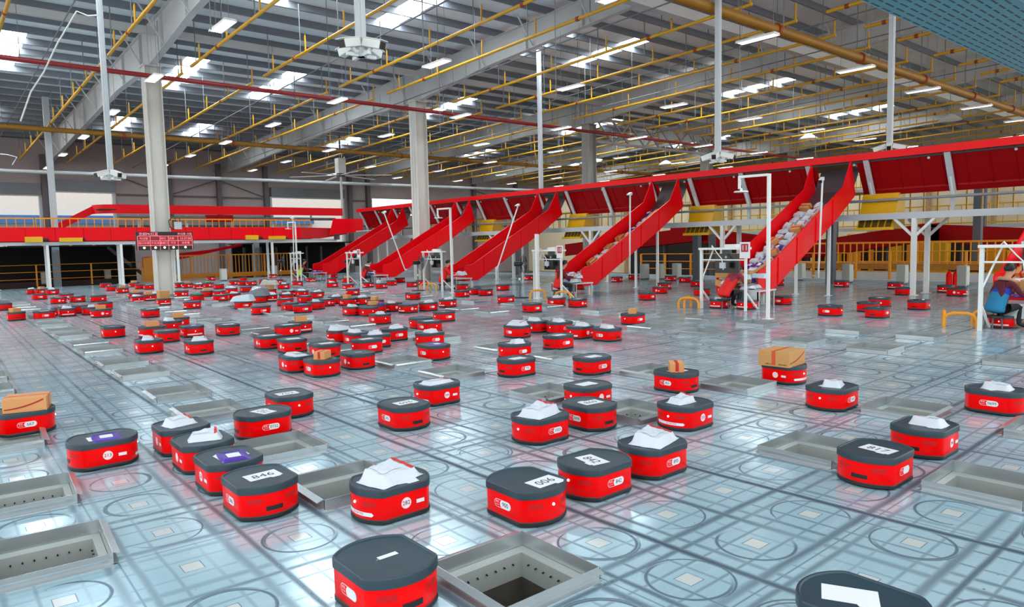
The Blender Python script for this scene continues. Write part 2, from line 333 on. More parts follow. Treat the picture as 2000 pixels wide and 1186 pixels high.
ROBOTS = """
-1.198 0.224 b B - s - near 1222
0.008 -1.417 d B 1123 S - near 1268
-0.014 0.583 d B 900 S:006 - near 1038
0.584 0.580 c B 842 S:842 - near 982
1.186 0.581 c B 895 0 W near 936
1.174 1.768 c B 1055 0 W near 871
1.775 1.766 b B 0698 S:698 - near 846
2.372 2.362 c A - S - near 800
2.384 1.176 c A 250 0 w near 844
3.580 2.173 b B 855 S b near 768
4.796 1.574 d A - 0 B near 752
3.959 0.610 c B 1043 S w near 805
2.123 -0.571 a B - S:817 - near 957
3.025 -0.553 a A 246 S:64 w near 894
4.835 -0.509 b B 0699 S w near 812
-0.611 1.188 c A 282 S:2 W near 1026
-1.197 1.803 b B 846 S:846 - near 1021
-1.193 2.406 b A 224 S:224 p near 972
-1.189 3.009 b A - S w near 928
-1.184 3.613 b A - 0 w near 893
-0.505 3.594 a B 0732 S:732 - near 860
-0.016 4.187 d B 702 S:702 - near 817
0.572 2.972 b B 696 S:696 - near 843
1.337 3.565 c A 044 0 v near 793
-1.756 3.633 a A 213 S p near 922
-2.108 5.289 a B 667 0 BB near 856
0.070 13.034 d B - s - lane 661
0.051 10.122 d B - 0 w lane 692
0.615 9.347 b A - S w lane 694
0.647 11.416 b A - s - lane 670
0.632 12.387 c A - 0 b lane 661
1.203 11.840 d A - 0 p lane 660
1.197 13.306 d B - 0 w lane 648
1.491 13.923 c B - 0 b lane 641
1.777 11.517 b A - S - lane 657
1.669 17.081 b N - S - lane 621
2.995 21.209 d A - 0 t foot 597
2.692 23.234 d A - 0 w foot 592
3.190 23.906 d A - 0 b foot 588
3.501 24.305 c N - 0 w foot 586
3.144 25.570 c N - 0 b foot 584
3.608 32.331 b N - 0 - foot 569
3.599 30.051 c A - 0 b foot 573
4.096 36.278 c N - 0 - foot 562
5.139 35.275 c A - 0 b foot 561
4.861 32.863 b N - 0 - foot 565
5.014 31.950 d B - S - foot 566
0.812 33.266 b N - 0 w left 575
1.092 32.839 a B - 0 b left 575
1.375 31.880 a B - 0 w left 576
0.561 28.492 a B - 0 - left 586
1.262 27.483 a B - S - left 586
0.740 25.275 a A - S - left 594
1.322 25.504 a B - S - left 591
1.880 25.078 c N - s - left 590
-0.875 23.564 b N - 0 k left 607
-0.959 19.213 b N - 0 b left 627
-0.393 18.888 a B - S - left 625
0.106 19.890 c N - 0 - left 617
0.166 19.387 d A - 0 w left 619
0.612 20.138 c N - 0 - left 613
0.705 19.343 b N - 0 w left 616
0.767 18.217 c A - 0 b left 621
1.365 21.135 b N - 0 - left 605
6.443 32.325 c A - 0 - crowd 562
6.524 31.480 c A - 0 b crowd 563
6.575 30.045 d A - 0 w crowd 565
7.273 30.925 c A - 0 g crowd 562
7.150 29.100 b N - S - crowd 565
9.834 38.955 c A - 0 - crowd 548
4.574 25.159 c A - s - crowd 580
4.320 22.339 b N - 0 g crowd 588
3.208 18.949 c A - 0 p crowd 604
5.200 24.228 b N - 0 b crowd 580
5.483 23.807 d B - S - crowd 580
4.761 21.357 c B - S - crowd 589
8.810 32.090 c A - 0 - crowd 557
10.438 35.582 b N - 0 - crowd 550
8.885 31.147 b A - 0 - crowd 558
9.139 30.710 c A - S - crowd 558
10.068 31.529 a B - 0 - crowd 555
13.193 38.429 d A - 0 - crowd 543
10.469 30.807 c A - 0 p crowd 555
8.892 26.239 a B - 0 w crowd 565
10.253 28.010 c B - 0 - crowd 559
12.135 32.353 d A - S - crowd 550
12.273 31.109 d A - 0 - crowd 551
6.400 25.200 b N - 0 W crowd 574
7.106 25.648 b N - 0 p crowd 571
5.297 21.675 b B - 0 w crowd 586
5.349 19.518 b N - 0 K crowd 592
6.999 22.860 b N - 0 C crowd 577
5.821 19.813 d A - 0 W crowd 589
6.277 19.592 b A - 0 w crowd 588
7.115 21.383 c N - S - crowd 580
7.397 20.962 d N - 0 w crowd 580
7.405 19.753 a B - 0 w crowd 583
5.426 17.595 a B - S - crowd 598
6.291 18.201 b N - S - crowd 592
4.827 15.817 b N - 0 - crowd 608
4.798 14.950 a B - 0 p crowd 612
5.498 15.652 b N - 0 w crowd 605
6.132 16.357 a A - S - crowd 599
6.732 16.969 d B - 0 w crowd 594
3.903 15.462 c B - s - crowd 615
4.209 17.616 a B - 0 P crowd 604
10.625 25.278 a B - 0 w crowd 562
12.632 29.497 b N - 0 - crowd 552
15.108 34.444 c N - 0 - crowd 543
10.338 23.267 d A - 0 - crowd 566
13.057 28.717 c N - 0 b crowd 552
8.870 20.031 c B - 0 p mid 577
6.580 15.965 b A - 0 b mid 598
7.086 15.953 c A - 0 w mid 596
5.339 13.239 b B - 0 w mid 617
5.524 12.768 d N - 0 - mid 618
6.787 14.681 b N - S b mid 602
5.990 13.195 b N - 0 bp mid 613
4.818 10.937 d B - 0 w mid 634
11.511 23.784 c A - 0 - mid 562
11.468 22.602 a A - 0 h mid 564
12.858 24.213 c N - 0 - mid 558
14.446 26.135 c N - 0 - mid 552
12.750 22.339 a B - 0 - mid 561
13.813 23.258 b N - 0 - mid 557
9.015 16.324 b A - S - mid 586
6.546 13.336 c A - 0 w mid 609
6.580 12.643 c A - 0 p mid 612
7.208 12.692 a B - 0 w mid 608
8.124 13.137 c A - 0 w mid 601
10.574 15.858 a A - s - mid 581
12.727 18.829 c N - 0 - mid 567
11.512 16.449 b B - s - mid 576
11.440 15.737 a B - s - mid 578
13.395 17.226 b B - 0 - mid 568
9.921 12.835 c B - 0 p mid 593
6.018 10.242 c B - s - mid 629
4.951 9.509 c N - 0 - mid 643
4.743 8.876 d B - S - mid 650
3.708 7.303 c B - 0 w mid 677
2.941 6.029 d B 79 0 p mid 705
2.969 10.839 d A - 0 b group 651
2.564 10.491 a A - S - group 658
1.649 9.091 b A - S - group 683
1.750 8.331 b A - S - group 691
1.078 6.590 b A - 0 v group 729
1.181 6.012 d B 12 0 b group 738
1.872 7.392 b A - S - group 702
1.783 6.175 b A - s - group 723
2.564 7.357 c B - S - group 692
2.968 7.789 c B - 0 w group 681
2.892 8.309 b B - 0 w group 676
2.875 8.886 c A - 0 W group 670
3.624 8.325 c B - 0 w group 667
5.340 6.960 b B - 0 W right 661
6.043 7.257 b N - 0 w right 651
6.211 6.780 c B - 0 w right 653
5.981 6.021 c A - 0 w right 663
6.056 5.457 b B 68 0 w right 668
4.875 5.418 a B - S - right 684
3.839 5.253 c B - S w right 702
2.944 4.163 a B 776 S - right 738
3.698 3.567 a B 742 S - right 734
8.599 10.231 a B - s - right 611
10.217 11.066 b B - 0 w right 598
10.233 10.297 a A - S - right 601
8.180 6.702 c B - 0 b right 635
18.958 22.117 c A - 0 - slide 547
15.245 15.263 b N - 0 - slide 566
19.629 17.288 c A - 0 - slide 551
13.003 10.273 a B - s - slide 587
15.236 11.580 b A - S - slide 574
17.058 12.816 c A - 0 - slide 565
21.282 15.782 c A - 0 - slide 549
20.650 14.596 b A - S - slide 552
18.768 12.677 b N - S - slide 560
15.246 10.013 b N - 0 - slide 578
21.524 17.978 c N - 0 - slide 546
12.118 7.306 c A - 0 w slide 603
12.272 6.665 c A - s - slide 605
13.818 6.642 b B - s - slide 596
12.019 4.532 d B - s - slide 618
13.306 4.302 a N - s - slide 610
12.207 3.645 a B - s - slide 622
14.626 4.602 b N - S - slide 600
14.385 3.661 a N - 0 e slide 606
20.780 6.697 c A - s - slide 565
18.449 5.541 a N - 0 - slide 577
19.994 4.996 c A - 0 - slide 572
18.802 4.334 d A - 0 - slide 579
11.876 1.359 c A - 0 w slide 642
20.917 8.457 c A - 0 - slide 561
20.636 10.626 c N - 0 - slide 558
"""
# ------------------------------------------------------------------ sorting robots
M_RED = mat('robot_red', (0.93, 0.0005, 0.0008), 0.30, 0, 0.05, 4.0, coat=0.04, spec=0.12)
M_LID = mat('lid_grey', (36, 56, 66), 0.42, 0, 0.10, 9.0, 0.04)
M_BASE = mat('bumper_black', (24, 24, 28), 0.5, 0, 0.15, 6.0)
M_DARK = mat('slot_black', (10, 8, 9), 0.4)
M_VENT = mat('vent_dark_red', (0.42, 0.004, 0.006), 0.5, 0, 0.3, 60.0)
M_WHITE = mat('label_white', (228, 226, 228), 0.45, 0, 0.03)
M_PINK = mat('label_pinkish', (250, 214, 216), 0.4, 0, 0.03)
M_INK = mat('ink_black', (18, 16, 22), 0.5)
M_INKR = mat('ink_red', (214, 30, 24), 0.5)
M_LEDW = mat('status_white', (255, 235, 235), 0.3, emit=(255, 225, 225), estr=1.5)
RD, RW, RH = 0.494, 0.386, 0.216
def outline(sc_=1.0, n=15):
    R = RD/2; al = math.asin(RW/RD); o = []
    rc = 0.02                                                           # the four corners are slightly rounded off
    for c0 in (0.0, PI):
        ts = [c0-al+2*al*k/n for k in range(n+1)]
        pts = [(R*math.cos(t), R*math.sin(t)) for t in ts]
        a, z = pts[0], pts[-1]; sg = 1 if c0 == 0.0 else -1
        pts[0] = (a[0]-sg*0.012, a[1]); pts.insert(1, (R*math.cos(ts[0]+0.05), R*math.sin(ts[0]+0.05)))
        pts[-1] = (z[0]-sg*0.012, z[1]); pts.insert(-1, (R*math.cos(ts[-1]-0.05), R*math.sin(ts[-1]-0.05)))
        o += pts
    return [(x*sc_, y*sc_) for x, y in o]
def lp(s, z): return [(x, y, z) for x, y in outline(s)]
ME_BODY = MB().rings([lp(.955, .030), lp(.972, .036), lp(.975, .172)]).mesh('body', M_RED, 35)
_l = MB().rings([lp(.978, .168), lp(1.0, .170), lp(1.0, .206), lp(.994, .213), lp(.98, .216), lp(.945, .216), lp(.925, .210), lp(.915, .2095)])
ME_LID = _l.mesh('lid', M_LID, 35)
ME_BASE = MB().rings([lp(.90, .003), lp(.955, .006), lp(.985, .014), lp(.985, .030), lp(.965, .036)]).mesh('bumper', M_BASE, 35)
RB = RD/2*0.975; YB = RW/2*0.975                                         # body radius and half-width at the flats
def on_arc(x, z, sgn, d): t = x/RB; r = RB+d; return (sgn*r*math.cos(t), sgn*r*math.sin(t), z)
def on_flat(x, z, sgn, d): return (-sgn*x, sgn*(YB+d), z)                # reads left to right from outside
def patch(b, f, x0, x1, z0, z1, sgn, d, mi=0, n=8):
    """thin label wrapped on the shell; x runs left to right for someone facing it"""
    vs = []; fs = []
    for k in range(n+1):
        x = x0+(x1-x0)*k/n; vs += [f(x, z0, sgn, d), f(x, z1, sgn, d)]
    for k in range(n): fs.append((2*k, 2*k+2, 2*k+3, 2*k+1))
    b.add(vs, fs, mi)
def pill(b, f, x0, x1, z0, z1, sgn, d, mi=0, n=10):
    r = (z1-z0)/2; zc = (z0+z1)/2; pts = []
    for k in range(n+1): t = -PI/2+PI*k/n; pts.append((x1-r+r*math.cos(t), zc+r*math.sin(t)))
    for k in range(n+1): t = PI/2+PI*k/n; pts.append((x0+r+r*math.cos(t), zc+r*math.sin(t)))
    b.add([f(x, z, sgn, d) for x, z in pts], [tuple(range(len(pts)))], mi)
def write(b, f, s, size, xc, zc, sgn, d, mi, lean=0.0):
    v, q = text_geo(s, size); b.add([f(x+xc+lean*y, y+zc, sgn, d) for x, y in v], q, mi)
def slot_mesh():
    b = MB(); patch(b, on_arc, -.052, .052, .060, .088, 1, .0012, 0); patch(b, on_arc, -.044, .044, .066, .080, 1, -.0002, 0); return b.mesh('sensor_slot', M_DARK)
ME_SLOT = slot_mesh()
def vent_mesh(sgn, s):
    b = MB()
    for r in range(4): patch(b, on_arc, s*.118-.045, s*.118+.045, .112+r*.008, .1165+r*.008, sgn, .0008, 0, 6)
    return b.mesh('vent_grille', M_VENT)
ME_VENT = {(g, s): vent_mesh(g, s) for g in (1, -1) for s in (1, -1)}
ME_LED = MB().ball((-RB-.001, 0, .124), .009).mesh('status_light', M_LEDW, 60)
def stripe_mesh():
    b = MB(); pts = []
    x0, x1, z0, z1 = -.150, .150, .052, .076; r = .012; n = 8
    pill_n = 24; vs = []; fs = []
    for k in range(pill_n+1):
        x = x0+(x1-x0)*k/pill_n; e = min(x-x0, x1-x); hh = r if e >= r else math.sqrt(max(0, r*r-(r-e)**2))
        vs += [on_arc(x, .064-hh, -1, .001), on_arc(x, .064+hh, -1, .001)]
    for k in range(pill_n): fs.append((2*k, 2*k+2, 2*k+3, 2*k+1))
    b.add(vs, fs, 0); write(b, on_arc, 'JD.COM 京东', .017, .03, .064, -1, .002, 1)
    return b.mesh('maker_stripe', [M_WHITE, M_INKR])
ME_STRIPE = stripe_mesh()
_badge = {}
def badge(kind, num, sgn):
    """kind B: outlined pill with the maker's name and a number; kind A: round white badge"""
    k = (kind, num, sgn)
    if k in _badge: return _badge[k]
    b = MB()
    if kind == 'B':
        pill(b, on_flat, -.076, .076, .078, .128, sgn, .0008, 0); pill(b, on_flat, -.073, .0, .081, .125, sgn, .0014, 1)
        patch(b, on_flat, -.052, -.012, .081, .125, sgn, .0015, 1, 1)
        pill(b, on_flat, -.022, .074, .080, .126, sgn, .0020, 0)
        write(b, on_flat, '京东', .017, -.047, .111, sgn, .0022, 0); write(b, on_flat, 'JD.COM', .0095, -.046, .094, sgn, .0022, 0)
        if num != '-': write(b, on_flat, num, .036 if len(num) > 3 else .038, .026, .103, sgn, .0026, 2)
    elif kind == 'A':
        pill(b, on_flat, -.034, .034, .070, .138, sgn, .0010, 3, 14)
        if num != '-': write(b, on_flat, num, .036, 0, .104, sgn, .0016, 2)
        patch(b, on_flat, .072, .128, .085, .108, sgn, .0008, 0, 1)
    else:
        patch(b, on_flat, .06, .118, .080, .118, sgn, .0008, 0, 1)
    _badge[k] = b.mesh('number_badge', [M_WHITE, M_RED, M_INK, M_PINK]); return _badge[k]
_sheet = {}
def sheet(num, big=True):
    k = (num, big)
    if k in _sheet: return _sheet[k]
    b = MB(); z = .2105
    if big:
        b.box(-.105, .105, -.068, .068, z, z+.0006)
        if num: v, q = text_geo(num, .095); b.add([(x, y-.006, z+.0010) for x, y in v], q, 1)
        b.add([(.02, -.068, z+.0011), (.09, -.068, z+.0011), (.085, -.085, z+.0011), (.03, -.088, z+.0011)], [(0, 1, 2, 3)], 0)
    else: b.box(-.055, .045, -.016, .016, z, z+.0006); b.add([(-.075, -.012, z+.0008), (-.06, -.012, z+.0008), (-.06, -.006, z+.0008)], [(0, 1, 2)], 0)
    _sheet[k] = b.mesh('number_sheet', [M_WHITE, M_INK]); return _sheet[k]
# ------------------------------------------------------------------ what the robots carry
M_POLY = mat('white_polybag', (204, 208, 216), 0.35, 0, 0.04, 8.0, 0.25)
M_PALE = mat('pale_blue_polybag', (196, 212, 222), 0.35, 0, 0.08, 6.0, 0.25)
M_PURP = mat('purple_mailer', (74, 38, 150), 0.35, 0, 0.12, 8.0, 0.2)
M_GREEN = mat('green_bag', (20, 140, 96), 0.4, 0, 0.15, 8.0, 0.2)
M_GREYB = mat('grey_sack', (110, 116, 122), 0.5, 0, 0.2, 9.0, 0.35)
M_KRAFT = mat('brown_cardboard', (196, 142, 84), 0.75, 0, 0.08, 5.0, 0.03)
M_KRAFT2 = mat('orange_cardboard', (216, 150, 92), 0.7, 0, 0.08, 5.0, 0.03)
M_TAPE = mat('red_tape', (200, 40, 24), 0.35)
M_SMILE = mat('printed_red', (172, 32, 26), 0.6)
M_PRINT = mat('printed_brown', (86, 50, 26), 0.7)
def bag_geo(lx, ly, h, seed, n=12, lump=0.35, flat=0.12):
    rnd = random.Random(seed); ph = [rnd.uniform(0, 6.28) for _ in range(8)]; k1, k2 = rnd.uniform(5, 9), rnd.uniform(6, 11)
    def tri(x): return abs((x % 1.0)-.5)*2-.5
    def sm(x): x = max(0.0, min(1.0, x)); return x*x*(3-2*x)
    def top(u, v):
        e = sm((1-abs(u))/.30)*sm((1-abs(v))/.30)
        w = 1+lump*(.55*tri(.55*u+.33*v+ph[0])+.35*tri(.9*v-.5*u+ph[1])+.35*tri(1.3*u+.2*v+ph[2])*abs(v)+.18*tri(2.3*(u-v)+ph[3]))
        tilt = 1+.22*u*math.cos(ph[6])+.22*v*math.sin(ph[6])
        return flat*h*.3*(1+math.sin(9*u+ph[4])*math.cos(8*v+ph[5]))*(1-e)+h*e*w*tilt
    vs = []; fs = []
    for s in (1, 0):
        for a in range(n+1):
            for c in range(n+1):
                u = -1+2*a/n; v = -1+2*c/n; j = 1-0.05*(1+math.sin(4*v+ph[4]))*abs(u); j2 = 1-0.05*(1+math.sin(4*u+ph[5]))*abs(v)
                x = u*lx/2*j2; y = v*ly/2*j
                z = top(u, v) if s else 0.0 if max(abs(u), abs(v)) < .96 else flat*h*0.3-0.001
                vs.append((x, y, max(z, 0.0)))
    m = n+1
    for s in (0, 1):
        for a in range(n):
            for c in range(n):
                q = [s*m*m+a*m+c, s*m*m+(a+1)*m+c, s*m*m+(a+1)*m+c+1, s*m*m+a*m+c+1]; fs.append(tuple(q if s == 0 else q[::-1]))
    per = [a*m for a in range(m)]+[(m-1)*m+c for c in range(1, m)]+[a*m+m-1 for a in range(m-2, -1, -1)]+[c for c in range(m-2, 0, -1)]
    for k in range(len(per)):
        a, c = per[k], per[(k+1) % len(per)]; fs.append((a, c, m*m+c, m*m+a))
    return vs, fs, top
def bag_mesh(name, m, lx, ly, h, seed, n=12, **kw):
    vs, fs, top = bag_geo(lx, ly, h, seed, n, **kw); return MB().add(vs, fs).mesh(name, m, 50), top
def decal_on(top, lx, ly, x0, x1, y0, y1, d, b, mi=0, n=6):
    vs = []; fs = []
    for a in range(n+1):
        for c in range(n+1):
            x = x0+(x1-x0)*a/n; y = y0+(y1-y0)*c/n; vs.append((x, y, top(2*x/lx, 2*y/ly)+d))
    for a in range(n):
        for c in range(n): fs.append((a*(n+1)+c, (a+1)*(n+1)+c, (a+1)*(n+1)+c+1, a*(n+1)+c+1))
    b.add(vs, fs, mi)
def make_mailer(name, label, cat, m, lx, ly, h, seed, n=12, marks=True, lump=0.35, mark_mat=None, group=None):
    vs, fs, top = bag_geo(lx, ly, h, seed, n, lump)
    o = MB().add(vs, fs).build(name, m, None, 28); tag(o, label, cat, group)
    if marks:
        b = MB(); decal_on(top, lx, ly, -lx*.30, lx*.10, -ly*.22, ly*.22, .0022, b, 0); b.build('shipping_label', M_WHITE if m is not M_POLY else mat('label_grey_white', (214, 216, 222), .5), o)
        b = MB(); decal_on(top, lx, ly, lx*.26, lx*.34, -ly*.34, ly*.36, .0024, b, 0); b.build('tape', mark_mat or M_TAPE, o)
    return o
def make_box(name, label, m, lx, ly, h, near=True, tape=M_TAPE, group=None, smile=False):
    o = MB().box(-lx/2, lx/2, -ly/2, ly/2, 0, h).build(name, m); bevel(o, .003, 2); tag(o, label, 'box', group)
    if near:
        b = MB(); w = min(.022, ly*.12); e = .0012
        b.box(-lx/2-e, lx/2+e, -w, w, h, h+e); b.box(-lx/2-e, -lx/2, -w, w, h*.1, h); b.box(lx/2, lx/2+e, -w, w, h*.1, h); b.build('tape', tape, o)
        if smile:
            b = MB(); n = 14
            for k in range(n):
                t0, t1 = k/n, (k+1)/n
                def cz(t): return h*(.22+.55*t*t)
                def wd(t): return .012*(0.35+t*1.0-0.6*t*t)
                for yy in (-ly/2-.001, ):
                    x0, x1 = -lx*.46+lx*.9*t0, -lx*.46+lx*.9*t1
                    b.add([(x0, yy, cz(t0)), (x1, yy, cz(t1)), (x1, yy, cz(t1)+wd(t1)+.006), (x0, yy, cz(t0)+wd(t0)+.006)], [(0, 1, 2, 3)])
            b.build('printed_swoosh', M_SMILE, o)
            b = MB(); rnd = random.Random(3)
            for k in range(9): x = -ly*.42+k*ly*.055+(0.2*ly if k > 4 else 0); b.box(-lx/2-.001, -lx/2, x, x+ly*.035, h*.12, h*(.12+.05+.05*rnd.random()))
            b.build('printed_text', M_PRINT, o)
    return o
HEAD = {'a': PI, 'b': -PI/2, 'c': 0.0, 'd': PI/2}
LOADW = {'w': 'a white parcel', 'W': 'a large white parcel', 'v': 'a flat white mailer', 'b': 'a cardboard box', 'B': 'a big cardboard box', 'p': 'a purple mailer', 'g': 'a green bag', 'k': 'a grey bag', 'K': 'a bulging grey sack', 'P': 'a pale pillow-like bag', 'C': 'box and beige bag', 't': 'a tall cardboard box', 'BB': 'a taped cardboard box', 'bp': 'a box and purple mailer', 'e': 'small loose items', 'h': 'two small boxes'}
ZONE = {'lane': 'left centre by the second chute file', 'foot': 'just left of the tall grey column', 'left': 'far left by the chute file', 'crowd': 'crowd right of column', 'mid': 'before the second red slide', 'group': 'cluster left of centre', 'right': 'right of centre, mid-floor', 'slide': 'around the legs of the near slides', 'near': 'foreground'}
SPECIAL = {0: 'red sorting robot with bare dark lid cut by the bottom of the frame', 1: 'red sorting robot with a long sheet, cut off at the bottom right corner',
  2: 'red sorting robot with white sheet 006 near its lid edge', 3: 'red sorting robot with slanted white sheet and handwritten 842 pill badge', 4: 'red sorting robot carrying a big folded white bag, handwritten 895 badge',
  5: 'red sorting robot 1055 carrying a bulky white bag with red tape', 6: 'red sorting robot 0698 with white sheet, beside an open steel chute', 7: 'red sorting robot with long white sheet, half hidden behind the 0698 robot',
  8: 'red sorting robot with round badge 250, white stripe and small parcel', 9: 'red sorting robot 855 carrying a small box with red tape', 10: 'red sorting robot under the big taped carton with red swoosh',
  11: 'red sorting robot 1043 carrying a white parcel, alone on open floor', 12: 'red sorting robot with sheet 817 on its lid and dark slot in front', 13: 'red sorting robot with round badge 246 and white parcel, behind the 817 one',
  14: 'red sorting robot 0699 with a flat parcel, cut by the right edge', 15: 'red sorting robot with round badge 282 carrying a crumpled white bag', 16: 'red sorting robot with large sheet 846, front of the close file of four',
  17: 'red sorting robot with sheet 224 and purple mailer in the close file', 18: 'red sorting robot with taped white parcel, just behind the 224 robot', 19: 'red sorting robot with white parcel, rearmost of the close file of four',
  20: 'red sorting robot 0732 with a turned sheet, beside the rear steel chute', 21: 'red sorting robot with sheet 702, behind the 0732 robot', 22: 'red sorting robot with sheet 696 standing alone on open floor',
  23: 'red sorting robot with round badge 044 carrying a flat white mailer', 24: 'red sorting robot with round badge 213 and purple mailer, alone at left', 25: 'red sorting robot with taped cardboard carton at the left edge'}
OWNER = {4: 'the 895 robot', 5: 'robot 1055', 8: 'the round-badged 250 robot', 9: 'robot 855', 10: 'the robot left of robot 1043', 11: 'robot 1043', 13: 'the round-badged 246 robot', 14: 'robot 0699 at right edge', 15: 'the round-badged 282 robot', 17: 'the 224 robot in the close file', 18: 'the robot just behind 224', 19: 'the rearmost robot of the close file', 23: 'the round-badged 044 robot', 24: 'the round-badged 213 robot', 25: 'the robot at left edge'}
rows = []
for k, l in enumerate(ROBOTS.strip().split('\n')):
    f = l.split(); rows.append(dict(x=float(f[0]), y=float(f[1]), code=f[2], kind=f[3], num=f[4], sheet=f[5], load=f[6], zone=f[7], yb=int(f[8]), k=k))
ROWN = ['back row', 'second row', 'third row', 'fourth row', 'front row']
for r in rows:
    r['u'] = px((r['x'], r['y'], .1))[0]
    r['row'] = ''
    if r['zone'] == 'crowd': r['row'] = ROWN[0 if r['yb'] < 561 else 1 if r['yb'] < 573 else 2 if r['yb'] < 584 else 3 if r['yb'] < 597 else 4]
    r['lw'] = ('with '+LOADW[r['load']]) if r['load'] != '-' else 'with white sheet on lid' if r['sheet'][0] == 'S' else 'with bare lid'
cl = {}
for r in rows: cl.setdefault((r['zone'], r['row'], r['lw']), []).append(r)
for key, rs in cl.items():
    rs.sort(key=lambda r: r['u'])
    for n_, r in enumerate(rs):
        w = place(n_+1, len(rs)); z = (r['row']+' of '+ZONE[r['zone']]) if r['row'] else ZONE[r['zone']]
        r['where'] = ('%s such, %s' % (w, z)) if w != 'only' else 'only such, '+z
        if r['k'] in SPECIAL: r['label'] = SPECIAL[r['k']]
        elif r['zone'] == 'near':
            n2 = r['num'] if r['num'] != '-' else r['sheet'][2:]
            r['label'] = 'red sorting robot numbered %s%s' % (n2, ' '+r['lw'] if r['load'] != '-' else ' with a white sheet on its lid')
        else: r['label'] = 'red robot %s, %s' % (r['lw'], r['where'])
def put(o, r, dx=0.0, dy=0.0, dz=RH-0.006, rz=0.0):
    c, s = math.cos(HEAD[r['code']]), math.sin(HEAD[r['code']])
    o.location = (r['x']+dx, r['y']+dy, dz); o.rotation_euler = (0, 0, rz); return o
_lib = {}
def clone(key, maker):
    if key not in _lib: _lib[key] = maker(); _lib[key]['fresh'] = 1; o = _lib[key]; del o['fresh']; return o
    return copy_tree(_lib[key])
def load_for(r, rnd):
    """parcels on one robot"""
    near = r['zone'] == 'near' or r['yb'] > 640
    def lb(what): return '%s lying on %s' % (what, OWNER[r['k']]) if r['k'] in OWNER else '%s on robot, %s' % (what, r['where'])
    L_ = r['load']; q = rnd.randrange(4); rz = rnd.choice((0, PI/2))+rnd.uniform(-.35, .35)
    def mailer(m, lx, ly, h, what, cat='parcel', key=None, dx=0, dy=0, dz=RH-.006, a=None, lump=.35, marks=None, mm=None, name='parcel'):
        mk = near if marks is None else marks
        o = clone((what, q, mk), lambda: make_mailer(name, 'x', cat, m, lx, ly, h, q*7+len(what), 14 if near else 8, mk, lump, mm))
        tag(o, lb(what), cat, 'parcels riding on robots'); put(o, r, dx, dy, dz, rz if a is None else a); return o
    def box(m, lx, ly, h, what, dx=0, dy=0, dz=RH-.006, a=None, tape=M_TAPE, smile=False, key=0):
        o = clone((what, lx, near, smile), lambda: make_box('cardboard_box', 'x', m, lx, ly, h, near, tape, None, smile))
        tag(o, lb(what), 'box', 'boxes riding on robots'); put(o, r, dx, dy, dz, rz if a is None else a); return o
    j = rnd.uniform(-.03, .03)
    if L_ == 'w': mailer(M_POLY, .25, .18, .055, 'small white parcel', dx=j, dy=-j)
    elif L_ == 'W': mailer(M_POLY, .37, .26, .07, 'large white parcel', dx=j, a=HEAD[r['code']]+.25)
    elif L_ == 'v': mailer(M_POLY, .36, .22, .03, 'flat white mailer', a=.1+HEAD[r['code']], lump=.15)
    elif L_ == 'p': mailer(M_PURP, .28, .20, .012, 'flat purple mailer', 'mailer', lump=.2, mm=M_PURP, dx=.02, dy=-.03, name='purple_mailer')
    elif L_ == 'g': mailer(M_GREEN, .30, .20, .07, 'green plastic bag', 'bag', marks=False, name='green_bag')
    elif L_ == 'k': mailer(M_GREYB, .34, .26, .11, 'small grey bag', 'bag', marks=False, name='grey_bag')
    elif L_ == 'K': mailer(M_GREYB, .62, .42, .24, 'bulging grey sack', 'bag', marks=True, lump=.45, mm=M_GREYB, a=-.7, name='grey_sack')
    elif L_ == 'P': mailer(M_PALE, .62, .40, .17, 'pale blue pillow bag', 'bag', marks=False, lump=.12, a=-.75, name='pillow_bag')
    elif L_ == 'C':
        o = mailer(mat('beige_bag', (176, 166, 156), .5, 0, .2, 8., .3), .62, .36, .16, 'beige bag', 'bag', marks=False, a=-.7, dz=RH+.155, name='beige_bag'); box(M_KRAFT, .30, .22, .16, 'box under beige bag')
    elif L_ == 'b': box(M_KRAFT2, .22, .15, .10, 'small cardboard box', dx=j, dy=j, a=rz*.4)
    elif L_ == 't': box(M_KRAFT, .30, .26, .24, 'tall cardboard box', a=.1)
    elif L_ == 'B': box(M_KRAFT, .42, .36, .175, 'big taped carton with red swoosh', dx=-.05, dy=-.0, a=0.08, tape=mat('orange_tape', (206, 80, 30), .4), smile=True)
    elif L_ == 'BB': box(M_KRAFT2, .34, .28, .13, 'taped carton with red swoosh', dx=.03, dy=-.01, a=-.25, tape=mat('orange_tape', (206, 80, 30), .4), smile=True)
    elif L_ == 'bp': box(M_KRAFT2, .22, .15, .09, 'cardboard box beside a purple mailer', dx=-.06, dy=.05, a=.1); mailer(M_PURP, .16, .13, .05, 'purple mailer beside a box', 'mailer', marks=False, dx=.09, dy=-.09, a=.3, name='purple_mailer')
    elif L_ == 'h': box(M_WHITE, .17, .15, .12, 'small white carton', dx=-.05, dy=.09, a=0); box(mat('grey_carton', (150, 152, 158), .6), .15, .13, .12, 'small grey carton', dx=.04, dy=-.11, a=0)
    elif L_ == 'e':
        for k2, (dx, dy, l2) in enumerate(((-.08, .06, .05), (-.02, .02, .045), (.07, -.06, .06))):
            o = MB().box(-l2/2, l2/2, -.02, .02, 0, .022).build('small_item', M_DARK if k2 < 2 else M_WHITE); bevel(o, .004); put(o, r, dx, dy, RH-.006, .4*k2); tag(o, ['small black item, left one, on lid of robot right of the slide post', 'small black item, middle one, on lid of robot right of slide post', 'small white item on lid of robot right of the slide post'][k2], 'item')
